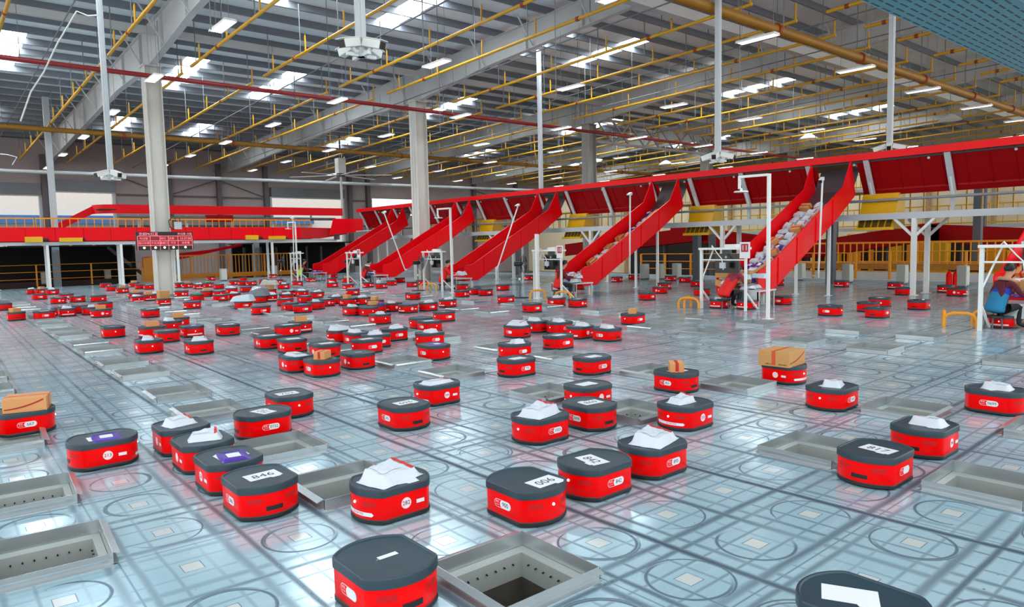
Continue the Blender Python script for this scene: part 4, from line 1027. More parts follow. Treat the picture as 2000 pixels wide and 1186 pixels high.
def worker(x, y, rz, lab, top, vest, apron=None, lean=.18, headdrop=.0, hair_tied=False, collar=None, reach=(.46, .62)):
    """someone seated on a low stool, leaning to the table in front (+x)"""
    t = thing('person', lab, 'person', (x, y, 0), rz)
    L_ = lean; sh = .84-.02; hx = L_+.10; hz = .99-headdrop
    J = {'pelvis': ((0, 0, .36), (.15, .12)), 'waist': ((L_*.3, 0, .52), (.15, .115)), 'chest': ((L_*.75, 0, .70), (.165, .115)), 'neck0': ((L_*1.05, 0, .84), (.075, .065)), 'neck': ((L_*1.2+.01, 0, .90), .048), 'head0': ((hx, 0, hz-.02), (.066, .072)), 'head1': ((hx+.005, 0, hz+.09), (.072, .078))}
    E_ = [('pelvis', 'waist'), ('waist', 'chest'), ('chest', 'neck0'), ('neck0', 'neck'), ('neck', 'head0'), ('head0', 'head1')]
    for s, n in ((1, 'l'), (-1, 'r')):
        J['sh'+n] = ((L_, s*.175, sh-.02), .062); J['el'+n] = ((L_+.12, s*.24, .60), .047); J['wr'+n] = ((reach[0], s*.13, reach[1]), .032); J['ha'+n] = ((reach[0]+.06, s*.10, reach[1]-.005), (.036, .018))
        E_ += [('chest', 'sh'+n), ('sh'+n, 'el'+n), ('el'+n, 'wr'+n), ('wr'+n, 'ha'+n)]
        for f_ in range(4):
            J['f%s%d' % (n, f_)] = ((reach[0]+.105-.008*abs(f_-1.4), s*(.10+.018*(f_-1.5)), reach[1]-.012), .0095); J['g%s%d' % (n, f_)] = ((reach[0]+.135-.01*abs(f_-1.3), s*(.10+.019*(f_-1.5)), reach[1]-.038), .008)
            E_ += [('ha'+n, 'f%s%d' % (n, f_)), ('f%s%d' % (n, f_), 'g%s%d' % (n, f_))]
        J['t'+n] = ((reach[0]+.07, s*.052, reach[1]-.012), .010); J['u'+n] = ((reach[0]+.10, s*.048, reach[1]-.03), .0085); E_ += [('ha'+n, 't'+n), ('t'+n, 'u'+n)]
        J['hip'+n] = ((.03, s*.09, .34), .085); J['kn'+n] = ((.38, s*.12, .40), .062); J['an'+n] = ((.34, s*.12, .09), .042); J['to'+n] = ((.47, s*.13, .045), (.042, .034))
        E_ += [('pelvis', 'hip'+n), ('hip'+n, 'kn'+n), ('kn'+n, 'an'+n), ('an'+n, 'to'+n)]
    ml = [M_SKIN, top, M_TROU, M_BLK]
    def pick(a, c, q):
        if a in ('neck', 'head0') or (a == 'neck0' and q > .6): return 0
        if a[:2] in ('ha',) or a[0] in 'fgtu' and a[:2] not in ('to',): return 0
        if a[:2] == 'wr': return 0
        if a[:2] == 'an' and c[:2] == 'to': return 3
        if a[:3] == 'hip' or a[:2] == 'kn' or c[:3] == 'hip': return 2
        return 1
    b = skin_body('body', J, E_, (ml, pick), t)
    # face
    f = MB(); f.ball((hx+.083, 0, hz+.035), .013, 0, 8, 6, (1, .8, 1.5)); f.build('nose', M_SKIN, b, 60)
    f = MB()
    for s in (-1, 1): f.ball((hx+.072, s*.030, hz+.055), .009, 0, 8, 6)
    f.build('eyes', M_HAIR, b, 60); f = MB(); f.ball((hx+.074, 0, hz-.012), .014, 0, 8, 6, (.5, 1.4, .4)); f.build('mouth', mat('lips', (170, 84, 78), .5), b, 60)
    f = MB()
    for s in (-1, 1): f.ball((hx-.005, s*.074, hz+.035), .018, 0, 8, 6, (.9, .4, 1.5))
    f.build('ears', M_SKIN, b, 60)
    # hair: a cap over crown and back of the head
    h = MB(); lo = []
    for i in range(9):
        ph = PI/2*(1-i/8.0*1.35)
        lo.append([(hx-.012+(.090*math.cos(ph)+.004)*math.cos(2*PI*k/20)*(1.02 if math.cos(2*PI*k/20) < 0 else .88), (.083*math.cos(ph)+.003)*math.sin(2*PI*k/20), hz+.062+.092*math.sin(ph)+(.055 if math.cos(2*PI*k/20) > .35 and ph < .35 else 0)) for k in range(20)])
    h.rings(lo[::-1])
    if hair_tied: h.ball((hx-.115, 0, hz+.09), .04, 0, 10, 8); h.tube([(hx-.13, 0, hz+.08), (hx-.17, 0, hz-.02), (hx-.14, 0, hz-.12)], [.03, .028, .01], 8)
    h.build('hair', M_HAIR, t, 60)
    # vest / apron: shell over the torso
    J2 = {'z': ((-.03, 0, .27), (.19, .16)), 'a': ((-.01, 0, .36), (.185, .15)), 'w': ((L_*.3-.002, 0, .52), (.172, .135)), 'c': ((L_*.75, 0, .70), (.185, .135)), 'd': ((L_*.98, 0, .80), (.15, .095))}
    vm = [vest, apron or vest]
    skin_body('vest' if apron is None else 'apron', J2, [('z', 'a'), ('a', 'w'), ('w', 'c'), ('c', 'd')], (vm, lambda a, c, q: 1 if a in 'za' or (a == 'w' and q < .45) else 0), t)
    if collar:
        k = MB().tube([(L_*1.1+.08*math.cos(2*PI*i/14)-.01, .10*math.sin(2*PI*i/14), .862-.02*math.cos(2*PI*i/14)) for i in range(15)], .032, 8); k.build('fur_collar', collar, t, 60)
    s = thing('stool', 'low dark stool under the %s' % lab[7:].split(' at ')[0].split(',')[0], 'stool', (x, y, 0), rz, 'worker stools')
    MB().tube([(-.02, 0, .20), (-.02, 0, .235)], .15, 20).build('seat', M_BLK, s, 40)
    for a in range(4): c_, s_ = math.cos(a*PI/2+.78)*.11-.02, math.sin(a*PI/2+.78)*.11; MB().tube([(c_, s_, .2), (c_*1.2, s_*1.2, 0)], .014, 8).build('leg', M_DGREY, s)
C_MAR = mat('maroon_sleeves', (88, 16, 34), .8, 0, .2, 14., .1); C_REDV = mat('bright_red_vest', (226, 16, 16), .7, 0, .08, 8., .1); C_DKRED = mat('dark_red_jacket', (112, 10, 16), .8, 0, .15, 9., .1)
C_BLUE = mat('royal_blue_top', (36, 48, 170), .75, 0, .1, 9., .1); C_TEAL = mat('teal_apron', (20, 118, 160), .7, 0, .1, 9., .1); C_FUR = mat('beige_fur', (186, 146, 116), .9, 0, .35, 80., .6)
C_LIME = mat('lime_vest', (176, 206, 40), .7, 0, .1, 9.); C_PATT = mat('patterned_sleeves', (150, 40, 60), .8, 0, .9, 40.)
worker(11.56, 1.40, -.62, 'person in teal apron and maroon sleeves sorting parcels, black hair, at right edge', C_MAR, C_BLUE, C_TEAL, .16, .0, False, C_FUR)
worker(12.05, 7.15, -.35, 'person in red vest and patterned sleeves bending over parcels at the nearest full slide', C_PATT, C_REDV, None, .34, .10)
worker(12.15, 13.05, -.55, 'person in dark red jacket and red vest sitting at the second full slide', C_DKRED, C_REDV, C_REDV, .14, .0, True)
worker(12.15, 19.25, -.45, 'person in bright red jacket standing out at the third slide behind white frame', C_REDV, C_REDV, None, .14)
worker(12.2, 25.55, -.45, 'person in red vest with white shoulders crouching at the fourth full slide', C_DKRED, C_REDV, None, .22, .03, False, M_WHITE)
worker(12.1, 32.0, -.3, 'person in lime yellow vest at the farthest slide', C_DKRED, C_LIME, None, .16)
# big pieces in the blue worker's hands
for i, (dx, dy, q, a) in enumerate(((12.55, .75, 2, .3), (12.75, 1.05, 5, .5), (12.5, .35, 0, 1.2), (12.95, .55, 2, 2.0), (13.0, 1.3, 3, .9))):
    o = copy_tree(PK[q][0]); o.location = (dx, dy, .46+.10*(i % 2)); o.rotation_euler = (.1, .1, a); o.scale = (1.25, 1.25, 1.2)
    tag(o, ['pale blue parcel in front of the blue-aproned worker', 'cardboard box on the table before the blue-aproned worker', 'white parcel under the hands of the blue-aproned worker', 'pale blue parcel at the far side of the right edge table', 'purple mailer on the right edge sorting table'][i], ['parcel', 'box', 'parcel', 'parcel', 'mailer'][i])
# ------------------------------------------------------------------ roof
M_BEAM = mat('roof_steel_grey', (196, 196, 196), 0.5, 0.0, 0.10, 0.8)
M_PURL = mat('purlin_grey', (120, 124, 133), 0.55, 0.0, 0.10, 0.6)
M_DECK = mat('roof_deck', (236, 238, 242), 0.6, 0, 0.06, 0.7)
M_SKY = mat('skylight_panel', (240, 248, 250), 0.5, emit=(235, 248, 255), estr=14.0)
M_COLM = mat('column_cream', (206, 202, 194), 0.5, 0, 0.08, 0.8)
M_PIPE = mat('pipe_yellow', (214, 158, 20), 0.4, 0, 0.18, 2.0)
M_PIPEB = mat('girder_amber', (150, 104, 18), 0.5, 0, 0.2, 1.0)
M_RPIPE = mat('pipe_red', (140, 22, 24), 0.4, 0, 0.1, 2.0)
M_ROD = mat('hanger_grey', (120, 124, 128), 0.5, 0.4)
M_LAMP = mat('lamp_white', (235, 235, 235), 0.4)
M_TUBE = mat('lamp_glow', (255, 255, 255), 0.4, emit=(255, 246, 238), estr=2.2)
def zt(y): return 10.95-0.030*y                                          # underside of the purlins
def zb(y): return 10.2-0.044*y
X0R, X1R, Y0R, Y1R = -7.0, 75.0, 1.5, 56.0
t = MB()
SKX = [(.1, 1.1), (7.0, 8.0), (11.6, 12.6), (18.2, 19.2), (22.2, 23.2), (29.4, 30.4), (35.2, 36.2), (42.0, 43.0), (48.6, 49.6)]
SKY = [(18.2, 22.6), (31.2, 36.6), (45.0, 49.0)]
xs = sorted({X0R, X1R} | {v for p in SKX for v in p}); ys = sorted({Y0R, Y1R} | {v for p in SKY for v in p})
for a in range(len(xs)-1):
    for c in range(len(ys)-1):
        xm, ym = (xs[a]+xs[a+1])/2, (ys[c]+ys[c+1])/2
        if any(p[0] < xm < p[1] for p in SKX) and any(p[0] < ym < p[1] for p in SKY): continue
        z0, z1 = zt(ys[c])+.26, zt(ys[c+1])+.26
        t.add([(xs[a], ys[c], z0), (xs[a+1], ys[c], z0), (xs[a+1], ys[c+1], z1), (xs[a], ys[c+1], z1), (xs[a], ys[c], z0+.1), (xs[a+1], ys[c], z0+.1), (xs[a+1], ys[c+1], z1+.1), (xs[a], ys[c+1], z1+.1)], [(0, 1, 2, 3), (4, 5, 6, 7), (0, 1, 5, 4), (1, 2, 6, 5), (2, 3, 7, 6), (3, 0, 4, 7)])
tag(t.build('ceiling', M_DECK), kind='structure')
k = 0
for p in SKX:
    for q in SKY:
        k += 1; b = MB(); z0, z1 = zt(q[0])+.27, zt(q[1])+.27
        b.add([(p[0], q[0], z0), (p[1], q[0], z0), (p[1], q[1], z1), (p[0], q[1], z1), (p[0], q[0], z0+.06), (p[1], q[0], z0+.06), (p[1], q[1], z1+.06), (p[0], q[1], z1+.06)], [(0, 1, 2, 3), (4, 5, 6, 7), (0, 1, 5, 4), (1, 2, 6, 5), (2, 3, 7, 6), (3, 0, 4, 7)])
        tag(b.build('window_%d' % k, M_SKY), kind='structure')
b = MB(); b.prism([(-.045, 0), (.045, 0), (.045, .02), (-.02, .02), (-.02, .24), (.05, .24), (.05, .26), (-.045, .26)], 'x', X0R, X1R)
me = b.mesh('purlin', M_PURL); y = 2.2; k = 0
while y < 55.5: k += 1; o = link('trim_%d' % k, me, None, (0, y, zt(y))); tag(o, kind='structure'); y += 1.56
# rafters and columns
COLX = [4.5, 16.4, 28.4, 40.3, 52.2, 64.1]; COLY = 27.2
def rafter(x):
    hn = lambda y: max(0.0, 1-abs(y-COLY)/5.5)*0.32
    ys = [2, 10, 16, 21.7, 24.7, 26.9, 27.5, 29.7, 32.7, 37, 44, 54.8]; b = MB()
    for a, c in zip(ys[:-1], ys[1:]):
        for (w, f0, f1) in ((.012, lambda y: zb(y)-hn(y), zt), (.24, lambda y: zb(y)-hn(y)-.02, lambda y: zb(y)-hn(y)), (.24, lambda y: zt(y)-.02, zt)):
            v = [(x+s*w/2, yy, f(yy)) for yy in (a, c) for f in (f0, f1) for s in (-1, 1)]
            b.add(v, [(0, 1, 3, 2), (4, 6, 7, 5), (0, 4, 5, 1), (2, 3, 7, 6), (0, 2, 6, 4), (1, 5, 7, 3)])
    y = 3.5
    while y < 54:
        b.box(x-.11, x+.11, y-.006, y+.006, zb(y)-hn(y), zt(y)); y += 3.1
    y = 3
    while y < 54:                                                        # fly braces down to the lower flange
        for s in (-1, 1): b.bar((x+s*.9, y, zt(y)+.1), (x+s*.06, y+.05, zb(y)-hn(y)+.05), .05, .05)
        y += 1.56*2
    return b
for k, x in enumerate(COLX):
    tag(rafter(x).build('roof_beam', M_BEAM), 'deep grey roof rafter, %s from left, carried on a column' % ORD[k+1], 'roof beam', 'grey roof rafters', 'structure')
def column(x, y, h, w, m=M_COLM):
    b = MB(); f = w*.5
    b.box(x-f, x+f, y-f, y-f+.03, 0, h).box(x-f, x+f, y+f-.03, y+f, 0, h).box(x-.012, x+.012, y-f, y+f, 0, h)
    b.box(x-f-.08, x+f+.08, y-f-.08, y+f+.08, 0, .03).box(x-f, x+f, y-f-.04, y+f+.04, h, h+.04)
    return b
for k, x in enumerate(COLX):
    w = .62 if k else .58; h = zb(COLY)-.36
    b = MB(); f = w/2
    b.box(x-f, x-f+.03, COLY-f, COLY+f, -1.15, h).box(x+f-.03, x+f, COLY-f, COLY+f, -1.15, h).box(x-f, x+f, COLY-.3*f-.02, COLY-.3*f, -1.15, h).box(x-f, x+f, COLY+.3*f, COLY+.3*f+.02, -1.15, h)
    b.box(x-f-.05, x+f+.05, COLY-f-.05, COLY+f+.05, h, h+.05)
    for s in (-1, 1): b.box(x-.02, x+.02, COLY+s*f-.02, COLY+s*f+.02, h, zt(COLY))
    tag(b.build('column', M_COLM if k < 2 else mat('column_grey', (150, 146, 142), .5, 0, .1)), 'tall pale steel roof column, %s from left' % ORD[k+1], 'column', 'steel roof columns', 'structure')
M_KNEE = mat('knee_plate_dark', (70, 74, 80), .5, .2)
# ties along x
for (y, z, h, w, m, nm, lab) in ((12.2, 9.0, .34, .30, M_BEAM, 'tie_beam', 'pinkish grey tie beam under the roof at right'), (26.0, 9.55, .26, .2, M_BEAM, 'tie_beam', 'long grey tie beam along the column heads')):
    o = MB().box(X0R, X1R, y-w/2, y+w/2, z, z+h).build(nm, m); tag(o, lab, 'beam', None, 'structure')
# lattice truss between the third and fourth columns
b = MB()
for a in range(0, 8):
    x0, x1 = 28.4+a*11.9/8, 28.4+(a+1)*11.9/8
    b.bar((x0, 26.6, 8.9), (x1, 26.6, 7.6) if a % 2 else (x1, 26.6, 8.9), .1); b.bar((x0, 26.6, 7.6 if a % 2 else 8.9), (x1, 26.6, 8.9 if a % 2 else 7.6), .08)
b.bar((28.4, 26.6, 7.6), (40.3, 26.6, 7.6), .14); b.bar((28.4, 26.6, 8.95), (40.3, 26.6, 8.95), .14)
tag(b.build('lattice_girder', mat('girder_pale', (150, 140, 138), .5, .1, .1)), 'pale lattice girder between the third and fourth columns', 'girder', None, 'structure')
# red sprinkler main
t = thing('red_pipe', 'long dark red sprinkler pipe crossing under the roof at the columns', 'pipe', (0, 0, 0)); MB().tube([(-6, 26.0-.45, 7.98), (60, 26.0-.45, 7.85)], .085, 12).build('pipe', M_RPIPE, t, 60)
me = MB().tube([(0, 0, 0), (0, 0, 2.0)], .01, 5).mesh('hanger', M_ROD)
for a in range(14): inst('hanger', me, t, (-4+a*4.2, 25.55, 7.95))
# amber main girder pipes along x
def xpipe(y, z0, r, x0, x1, lab, step=2.2):
    t = thing('yellow_main_pipe', lab, 'pipe', (0, 0, 0), 0, 'yellow main pipes'); MB().tube([(x0, y, z0), (x1, y, z0)], r, 12).build('pipe', M_PIPEB, t, 60)
    x = x0+.7; mc = MB().tube([(-.06, 0, 0), (.06, 0, 0)], r*1.35, 12).mesh('coupling', mat('coupling_rust', (150, 60, 20), .5), 60); mh = MB().tube([(0, 0, 0), (0, 0, 1)], .012, 5).mesh('hanger', M_ROD)
    while x < x1: inst('coupling', mc, t, (x, y, z0)); inst('hanger', mh, t, (x+.4, y, z0), (1, 1, zt(y)-z0)); x += step*2.6
    return t
xpipe(40.2, 7.95, .13, -6, 60, 'amber yellow main pipe crossing near the far wall')
xpipe(9.2, 8.05, .15, 11.5, 60, 'thick amber main pipe at upper right with rusty couplings')
# yellow branch pipes along y with drops
M_RUST = mat('coupling_rust', (150, 60, 20), .5)
ME_DROP = MB().tube([(0, 0, 0), (0, 0, .55)], .032, 6).tube([(0, 0, .5), (0, 0, .6)], .012, 5).mesh('sprinkler_drop', M_PIPE, 60)
ME_HANG = MB().tube([(0, 0, 0), (0, 0, 1)], .018, 5).mesh('hanger', M_ROD, 60)
ME_COUP = MB().tube([(0, 0, 0), (0, .12, 0)], .075, 10).mesh('coupling', M_RUST, 60)
def ypipe(x, y0, y1, k, lab):
    zp = lambda y: 8.98-.0205*y
    t = thing('yellow_branch_pipe', lab, 'pipe', (x, 0, 0), 0, 'yellow branch pipes under the roof')
    n = 6; MB().tube([(0, y0+(y1-y0)*i/n, zp(y0+(y1-y0)*i/n)) for i in range(n+1)], .055, 10).build('pipe', M_PIPE, t, 60)
    y = y0+.05; q = 0
    while y < y1:
        inst('sprinkler_drop', ME_DROP, t, (0, y, zp(y))); inst('hanger', ME_HANG, t, (0, y+.42, zp(y)-.02), (1, 1, zt(y)-zp(y)))
        if q % 3 == 1: inst('coupling', ME_COUP, t, (0, y+.9, zp(y+.9)))
        y += 2.95; q += 1
PXS = [-.4, 2.75, 5.45, 8.15, 11.4, 13.7, 17.2, 19.9, 22.6, 25.3, 28.8, 31.5, 34.2, 36.9, 40.4, 43.1, 45.8, 48.5, 52.0, 55.0, 58.0]
for k, x in enumerate(PXS):
    for q, (a, c) in enumerate(((4, 8.6), (9.6, 25.4), (26.6, 54.0))):
        if x < 11 and q == 0: continue
        ypipe(x, a, c, k, 'yellow branch pipe under the roof, %s, %s line from left' % (['short front run', 'middle run', 'rear run'][q], ORD[k+1]))
# thin grey conduits along y
for k, x in enumerate((1.0, 9.4, 15.0, 21.0, 24.2, 33.0)):
    o = MB().tube([(x, 6, 8.9), (x, 54, 7.7)], .022, 6).build('conduit', M_ROD); tag(o, 'thin grey conduit under the roof, %s from left' % ORD[k+1], 'conduit', 'thin grey conduits')
# fluorescent fixtures
def make_lamp():
    t = thing('ceiling_lamp', 'x', 'lamp', (0, 0, 0))
    MB().prism([(-.16, 0), (.16, 0), (.14, .05), (-.14, .05)], 'y', -.62, .62).build('housing', M_LAMP, t)
    for s in (-.105, -.035, .035, .105): MB().box(s-.018, s+.018, -.58, .58, -.012, .0).build('tube', M_TUBE, t)
    MB().box(-.165, -.15, -.62, .62, -.02, .02).build('reflector_side', M_LAMP, t); MB().box(.15, .165, -.62, .62, -.02, .02).build('reflector_side', M_LAMP, t)
    b = MB()
    for s in (-.5, .5): b.tube([(0, s, .05), (0, s, 2.2)], .006, 5)
    b.build('hanger_wires', M_ROD, t); return t
LM = make_lamp(); first = True
LX = [3.7, 10.35, 16.35, 22.6, 28.5, 34.7, 41.0, 47.2, 53.4]; LY = [8.9, 16.6, 23.6, 30.2, 36.9, 43.3, 49.5]
for a, x in enumerate(LX):
    n_ = 0
    for c, y in enumerate(LY):
        u, v = px((x, y, 7.45))
        if not (-60 < u < 2060 and -40 < v): continue
        n_ += 1; o = LM if first else copy_tree(LM); first = False
        o.location = (x, y, 7.45-(.02*max(0, y-25) if a == 0 else 0)); tag(o, 'white four-tube ceiling lamp, %s from front, %s lamp line from left' % (ORD[n_], ORD[a+1]), 'lamp', 'fluorescent lamps under the roof')
# CCTV masts
def mast(x, y, zlow, w, lab, cams=4, lowz=None):
    t = thing('camera_mast', lab, 'camera mast', (x, y, 0), 0, 'hanging camera masts')
    MB().box(-w/2, w/2, -w/2, w/2, zlow, zt(y)).box(-w*.2, w*.2, -w/2-.012, -w/2, zlow, zt(y)).build('mast', M_GREY, t)
    MB().box(-.26, .26, -.03, .03, zlow+.0, zlow+.05).box(-.03, .03, -.26, .26, zlow+.0, zlow+.05).build('cross_arm', M_WPOST, t)
    for k in range(cams):
        a = k*PI/2+.35; R = Matrix.Translation((.26*math.cos(a), .26*math.sin(a), zlow+.17)) @ Matrix.Rotation(a, 4, 'Z') @ Matrix.Rotation(.28, 4, 'Y') @ Matrix.Scale(1.55, 4)
        b = MB().box(-.12, .12, -.045, .045, -.04, .045).box(-.12, .15, -.052, .052, .045, .055).xf(R); o = b.build('camera_body', M_WPOST, t); bevel(o, .008)
        b = MB().box(.12, .135, -.035, .035, -.038, .035).xf(R); b.build('lens_glass', M_BLK, o)
        b = MB().tube([(-.02, 0, -.04), (-.06, 0, -.09), (-.12, 0, -.09)], .02, 8).xf(R); b.build('joint', M_WPOST, o)
def mast_at(u0, vlow, ub, w, depth, lab):
    d = ray(u0, vlow); p = CAM+d*(depth/d.dot(CF)); mast(p.x, p.y, p.z, w, lab)
mast_at(706, 112, 0, .13, 11.5, 'white camera mast with four cameras hanging nearest, above the left centre')
mast_at(217, 352, 0, .14, 21.0, 'white camera mast hanging left of the tall grey column')
mast_at(1402, 318, 0, .13, 19.6, 'grey camera mast hanging above the red conveyor, centre right')
mast_at(1737, 300, 0, .14, 21.5, 'thick grey camera mast hanging behind the conveyor at right')
def rodpost(u0, v0, v1, depth, w, lab):
    """post hanging from the roof: v1 is where its head meets the roof in view"""
    d = ray(u0, v1); t_ = (10.95-.03*CAM.y-CAM.z)/(d.z+.03*d.y); p = CAM+d*t_; d2 = ray(u0, v0); zz = (CAM+d2*(((p-CAM).length*math.cos(0))/d2.length)).z
    o = MB().box(p.x-w/2, p.x+w/2, p.y-w/2, p.y+w/2, zz, zt(p.y)).build('hanging_post', M_GREY); tag(o, lab, 'post', 'white hanging posts')
rodpost(1052, 372, 98, 24.5, .15, 'white post hanging behind the conveyor, left of the third column')
rodpost(88, 452, 190, 34., .28, 'pale grey post hanging near the left roller door')
# big slow ceiling fan
t = thing('ceiling_fan', 'large six-bladed ceiling fan hanging left of centre', 'fan', (20.6, 44.0, 0))
MB().box(-.05, .05, -.05, .05, 7.4, zt(44)).build('drop_rod', M_DGREY, t); MB().box(-.28, .28, -.28, .28, 6.95, 8.0).build('motor_box', M_WPOST, t); MB().tube([(0, 0, 6.7), (0, 0, 6.95)], .3, 16).build('hub', M_DGREY, t)
for k in range(6):
    a = .35+k*PI/3; MB().bar((.25*math.cos(a), .25*math.sin(a), 6.82), (3.6*math.cos(a), 3.6*math.sin(a), 6.75), .22, .04).build('blade', M_LAMP, t)
MB().box(-.06, .06, -.06, .06, 4.3, 6.7).build('lower_pole', M_WPOST, t)
# loose white cables hanging from the left mast
for pts, lab in ((((473, 30), (450, 31), (425, 22)), 'x'),): pass
def hang(pts, depth, lab, r=.02):
    P = []
    for u, v in pts: d = ray(u, v); P.append(tuple(CAM+d*(depth/d.dot(CF))))
    o = MB().tube(P, r, 6).build('hanging_cable', M_WPOST, None, 60); tag(o, lab, 'cable', 'white hanging cables')
hang(((190, 30), (172, 31), (150, 22), (112, 85), (86, 140), (60, 180), (40, 237)), 19.0, 'white bent conduit hanging from the left camera mast')
hang(((0, 301), (14, 302), (33, 307), (24, 322)), 30.0, 'short white bent conduit at the left edge')
ZR = lambda p: zt(p.y)
for k, (u, v0, v1, dp) in enumerate(((412, 0, 58, 15.), (644, 58, 190, 22.), (828, 0, 125, 16.), (860, 168, 260, 24.), (1086, 0, 190, 19.), (1130, 110, 240, 28.), (1444, 10, 215, 22.), (1592, 120, 330, 30.), (1516, 60, 260, 26.))):
    p = CAM+ray(u, v1)*dp; o = MB().tube([(p.x, p.y, p.z), (p.x+.01, p.y, (p.z+zt(p.y))/2), (p.x, p.y, zt(p.y))], .012, 6).build('hanging_cable', M_ROD, None, 60); tag(o, 'thin dark drop cable under the roof, %s from left' % ORD[k+1], 'cable', 'thin drop cables')
# perforated tray overhead
def perf_mat():
    m = bpy.data.materials.new('perforated_teal'); m.use_nodes = True; nt = m.node_tree; b = nt.nodes['Principled BSDF']; N = nt.nodes; L = nt.links
    tc = N.new('ShaderNodeTexCoord'); mp = N.new('ShaderNodeMapping'); L.new(tc.outputs['Object'], mp.inputs[0]); mp.inputs['Scale'].default_value = (1, 1, 1)
    br = N.new('ShaderNodeTexBrick'); L.new(mp.outputs[0], br.inputs['Vector']); br.inputs['Scale'].default_value = 1.0; br.offset = .5
    br.inputs['Brick Width'].default_value = .15; br.inputs['Row Height'].default_value = .05; br.inputs['Mortar Size'].default_value = .0185; br.inputs['Mortar Smooth'].default_value = .0
    br.inputs['Color1'].default_value = rgb(16, 44, 54); br.inputs['Color2'].default_value = rgb(20, 50, 60); br.inputs['Mortar'].default_value = rgb(86, 148, 158)
    L.new(br.outputs['Color'], b.inputs['Base Color']); b.inputs['Metallic'].default_value = .3; b.inputs['Roughness'].default_value = .4; return m
t = thing('cable_tray', 'teal perforated steel tray passing overhead at the top right corner', 'tray', (0, -.94, 3.0))
MB().box(.5, 9, -.34, .24, 0, .004).build('perforated_sheet', perf_mat(), t)
M_TEAL2 = mat('tray_blue_grey', (120, 160, 176), .4, .2, .08, 3.)
MB().box(.5, 9, .24, .245, 0, .12).build('side_flange', M_TEAL2, t); MB().prism([(-.34, 0), (-.36, -.04), (-.75, -.05), (-.8, .1), (-.79, .12), (-.34, .004)], 'x', .5, 9).build('side_trough', M_TEAL2, t)
MB().tube([(-1, -.0, .35), (9, -.0, .35)], .02, 6).build('support_rod', M_ROD, t)
# ------------------------------------------------------------------ back wall with roller doors
M_WALL = mat('wall_cladding', (168, 156, 156), .6, 0, .08, .5)
M_GIRT = mat('wall_girt', (96, 90, 92), .5, .1, .1)
M_ROLL = mat('roller_shutter', (112, 116, 122), .4, .5, .1, 1.5)
M_OUT = mat('daylight_haze', (255, 250, 246), .9)
DY = 55.0
doors = [(-3.0, 3.75, 5.7), (4.5, 8.2, 6.0), (19.8, 26.1, 6.0), (29.1, 34.0, 6.1)]
b = MB(); xs = sorted({-10.0, 75.0} | {v for d in doors for v in d[:2]})
for a, c in zip(xs[:-1], xs[1:]):
    d = [q for q in doors if q[0] <= a and c <= q[1]]
    if d: b.box(a, c, DY, DY+.15, d[0][2], 9.4); b.box(a, c, DY, DY+.15, -1.2, 4.6 if a > 28 else -1.1)
    else: b.box(a, c, DY, DY+.15, -1.2, 9.4)
tag(b.build('wall_back', M_WALL), kind='structure')
tag(MB().box(75, 75.2, 0, 56, -1.2, 9.6).build('wall_right', mat('far_wall_cream', (232, 208, 170), .7, 0, .1, .3)), kind='structure')
for k, (a, c, z) in enumerate(doors[:3]):
    t = thing('roller_shutter', 'rolled-up grey steel shutter over the %s doorway' % ['far left', 'left of column', 'middle'][k], 'shutter', (0, DY-.35, 0), 0, 'roller shutters')
    MB().box(a-.1, c+.15, 0, .34, z, z+.75).build('coil_box', M_ROLL, t); MB().box(a, c, .1, .16, z-.12, z).build('bottom_bar', M_GREY, t)
    fr = MB().box(a-.18, a, .2, .36, -1.1, z).box(c, c+.18, .2, .36, -1.1, z).build('guide_rail', M_GREY, t)
k = 1
b = MB()
for z in (3.6, 5.85, 7.3):
    for a, c in ((8.5, 19.4), (26.6, 29), (40.2, 74)): b.box(a, c, DY-.12, DY, z-.06, z+.06)
o = b.build('trim_50', M_GIRT); tag(o, kind='structure')
for q, x in enumerate((4.1, 12.0, 15.6, 19.3, 26.8, 28.6, 40.5, 46, 52, 58, 64)):
    o = MB().box(x-.16, x+.16, DY-.4, DY, -1.2, 8.4).build('trim_%d' % (60+q), M_GIRT); tag(o, kind='structure')
for q, (a, c) in enumerate(((8.5, 12), (15.6, 12), (15.6, 19.3), (40.5, 46), (52, 46), (52, 58))):
    o = MB().bar((a, DY-.1, 7.2), (c, DY-.1, 5.9), .07).build('trim_%d' % (80+q), M_GIRT); tag(o, kind='structure')
t = thing('air_duct', 'long pale duct running along the far wall under the roof', 'duct', (0, 0, 0)); MB().tube([(-6, 50.6, 6.75), (20, 50.6, 6.9), (60, 50.6, 7.1)], .13, 10).build('duct', M_GREY, t, 60)
# the yard beyond the doors: pale building, canopy and yellow racks
t = thing('yard_building', 'pale building with blue band seen through the left roller doors', 'building', (0, 70, 0)); MB().box(-8, 34, 0, 1, -1.2, 9).build('wall', mat('yard_wall', (240, 226, 214), .8), t); MB().box(-8, 30, -.6, 0, 4.3, 5.0).build('blue_canopy', mat('canopy_blue', (70, 120, 176), .5), t)
MB().box(3, 12, -.2, 0, -1, 3.6).build('doorway', M_DK, t)
for k, x in enumerate((-2.5, 0.6, 6.4)):
    t = thing('yellow_rack', 'tall yellow storage frame outside the %s' % ['far left door, left one', 'far left door, right one', 'second door'][k], 'rack', (x, 62, -1.15), 0, 'yellow frames in the yard')
    for sx in (0, 1.6): MB().box(sx-.08, sx+.08, -.08, .08, 0, 5.2-.6*k).build('upright', M_ORA, t)
    for z in (1.2, 2.4, 3.6, 4.5): MB().box(-.05, 1.65, -.06, .06, z, z+.12).build('shelf_beam', M_ORA, t)
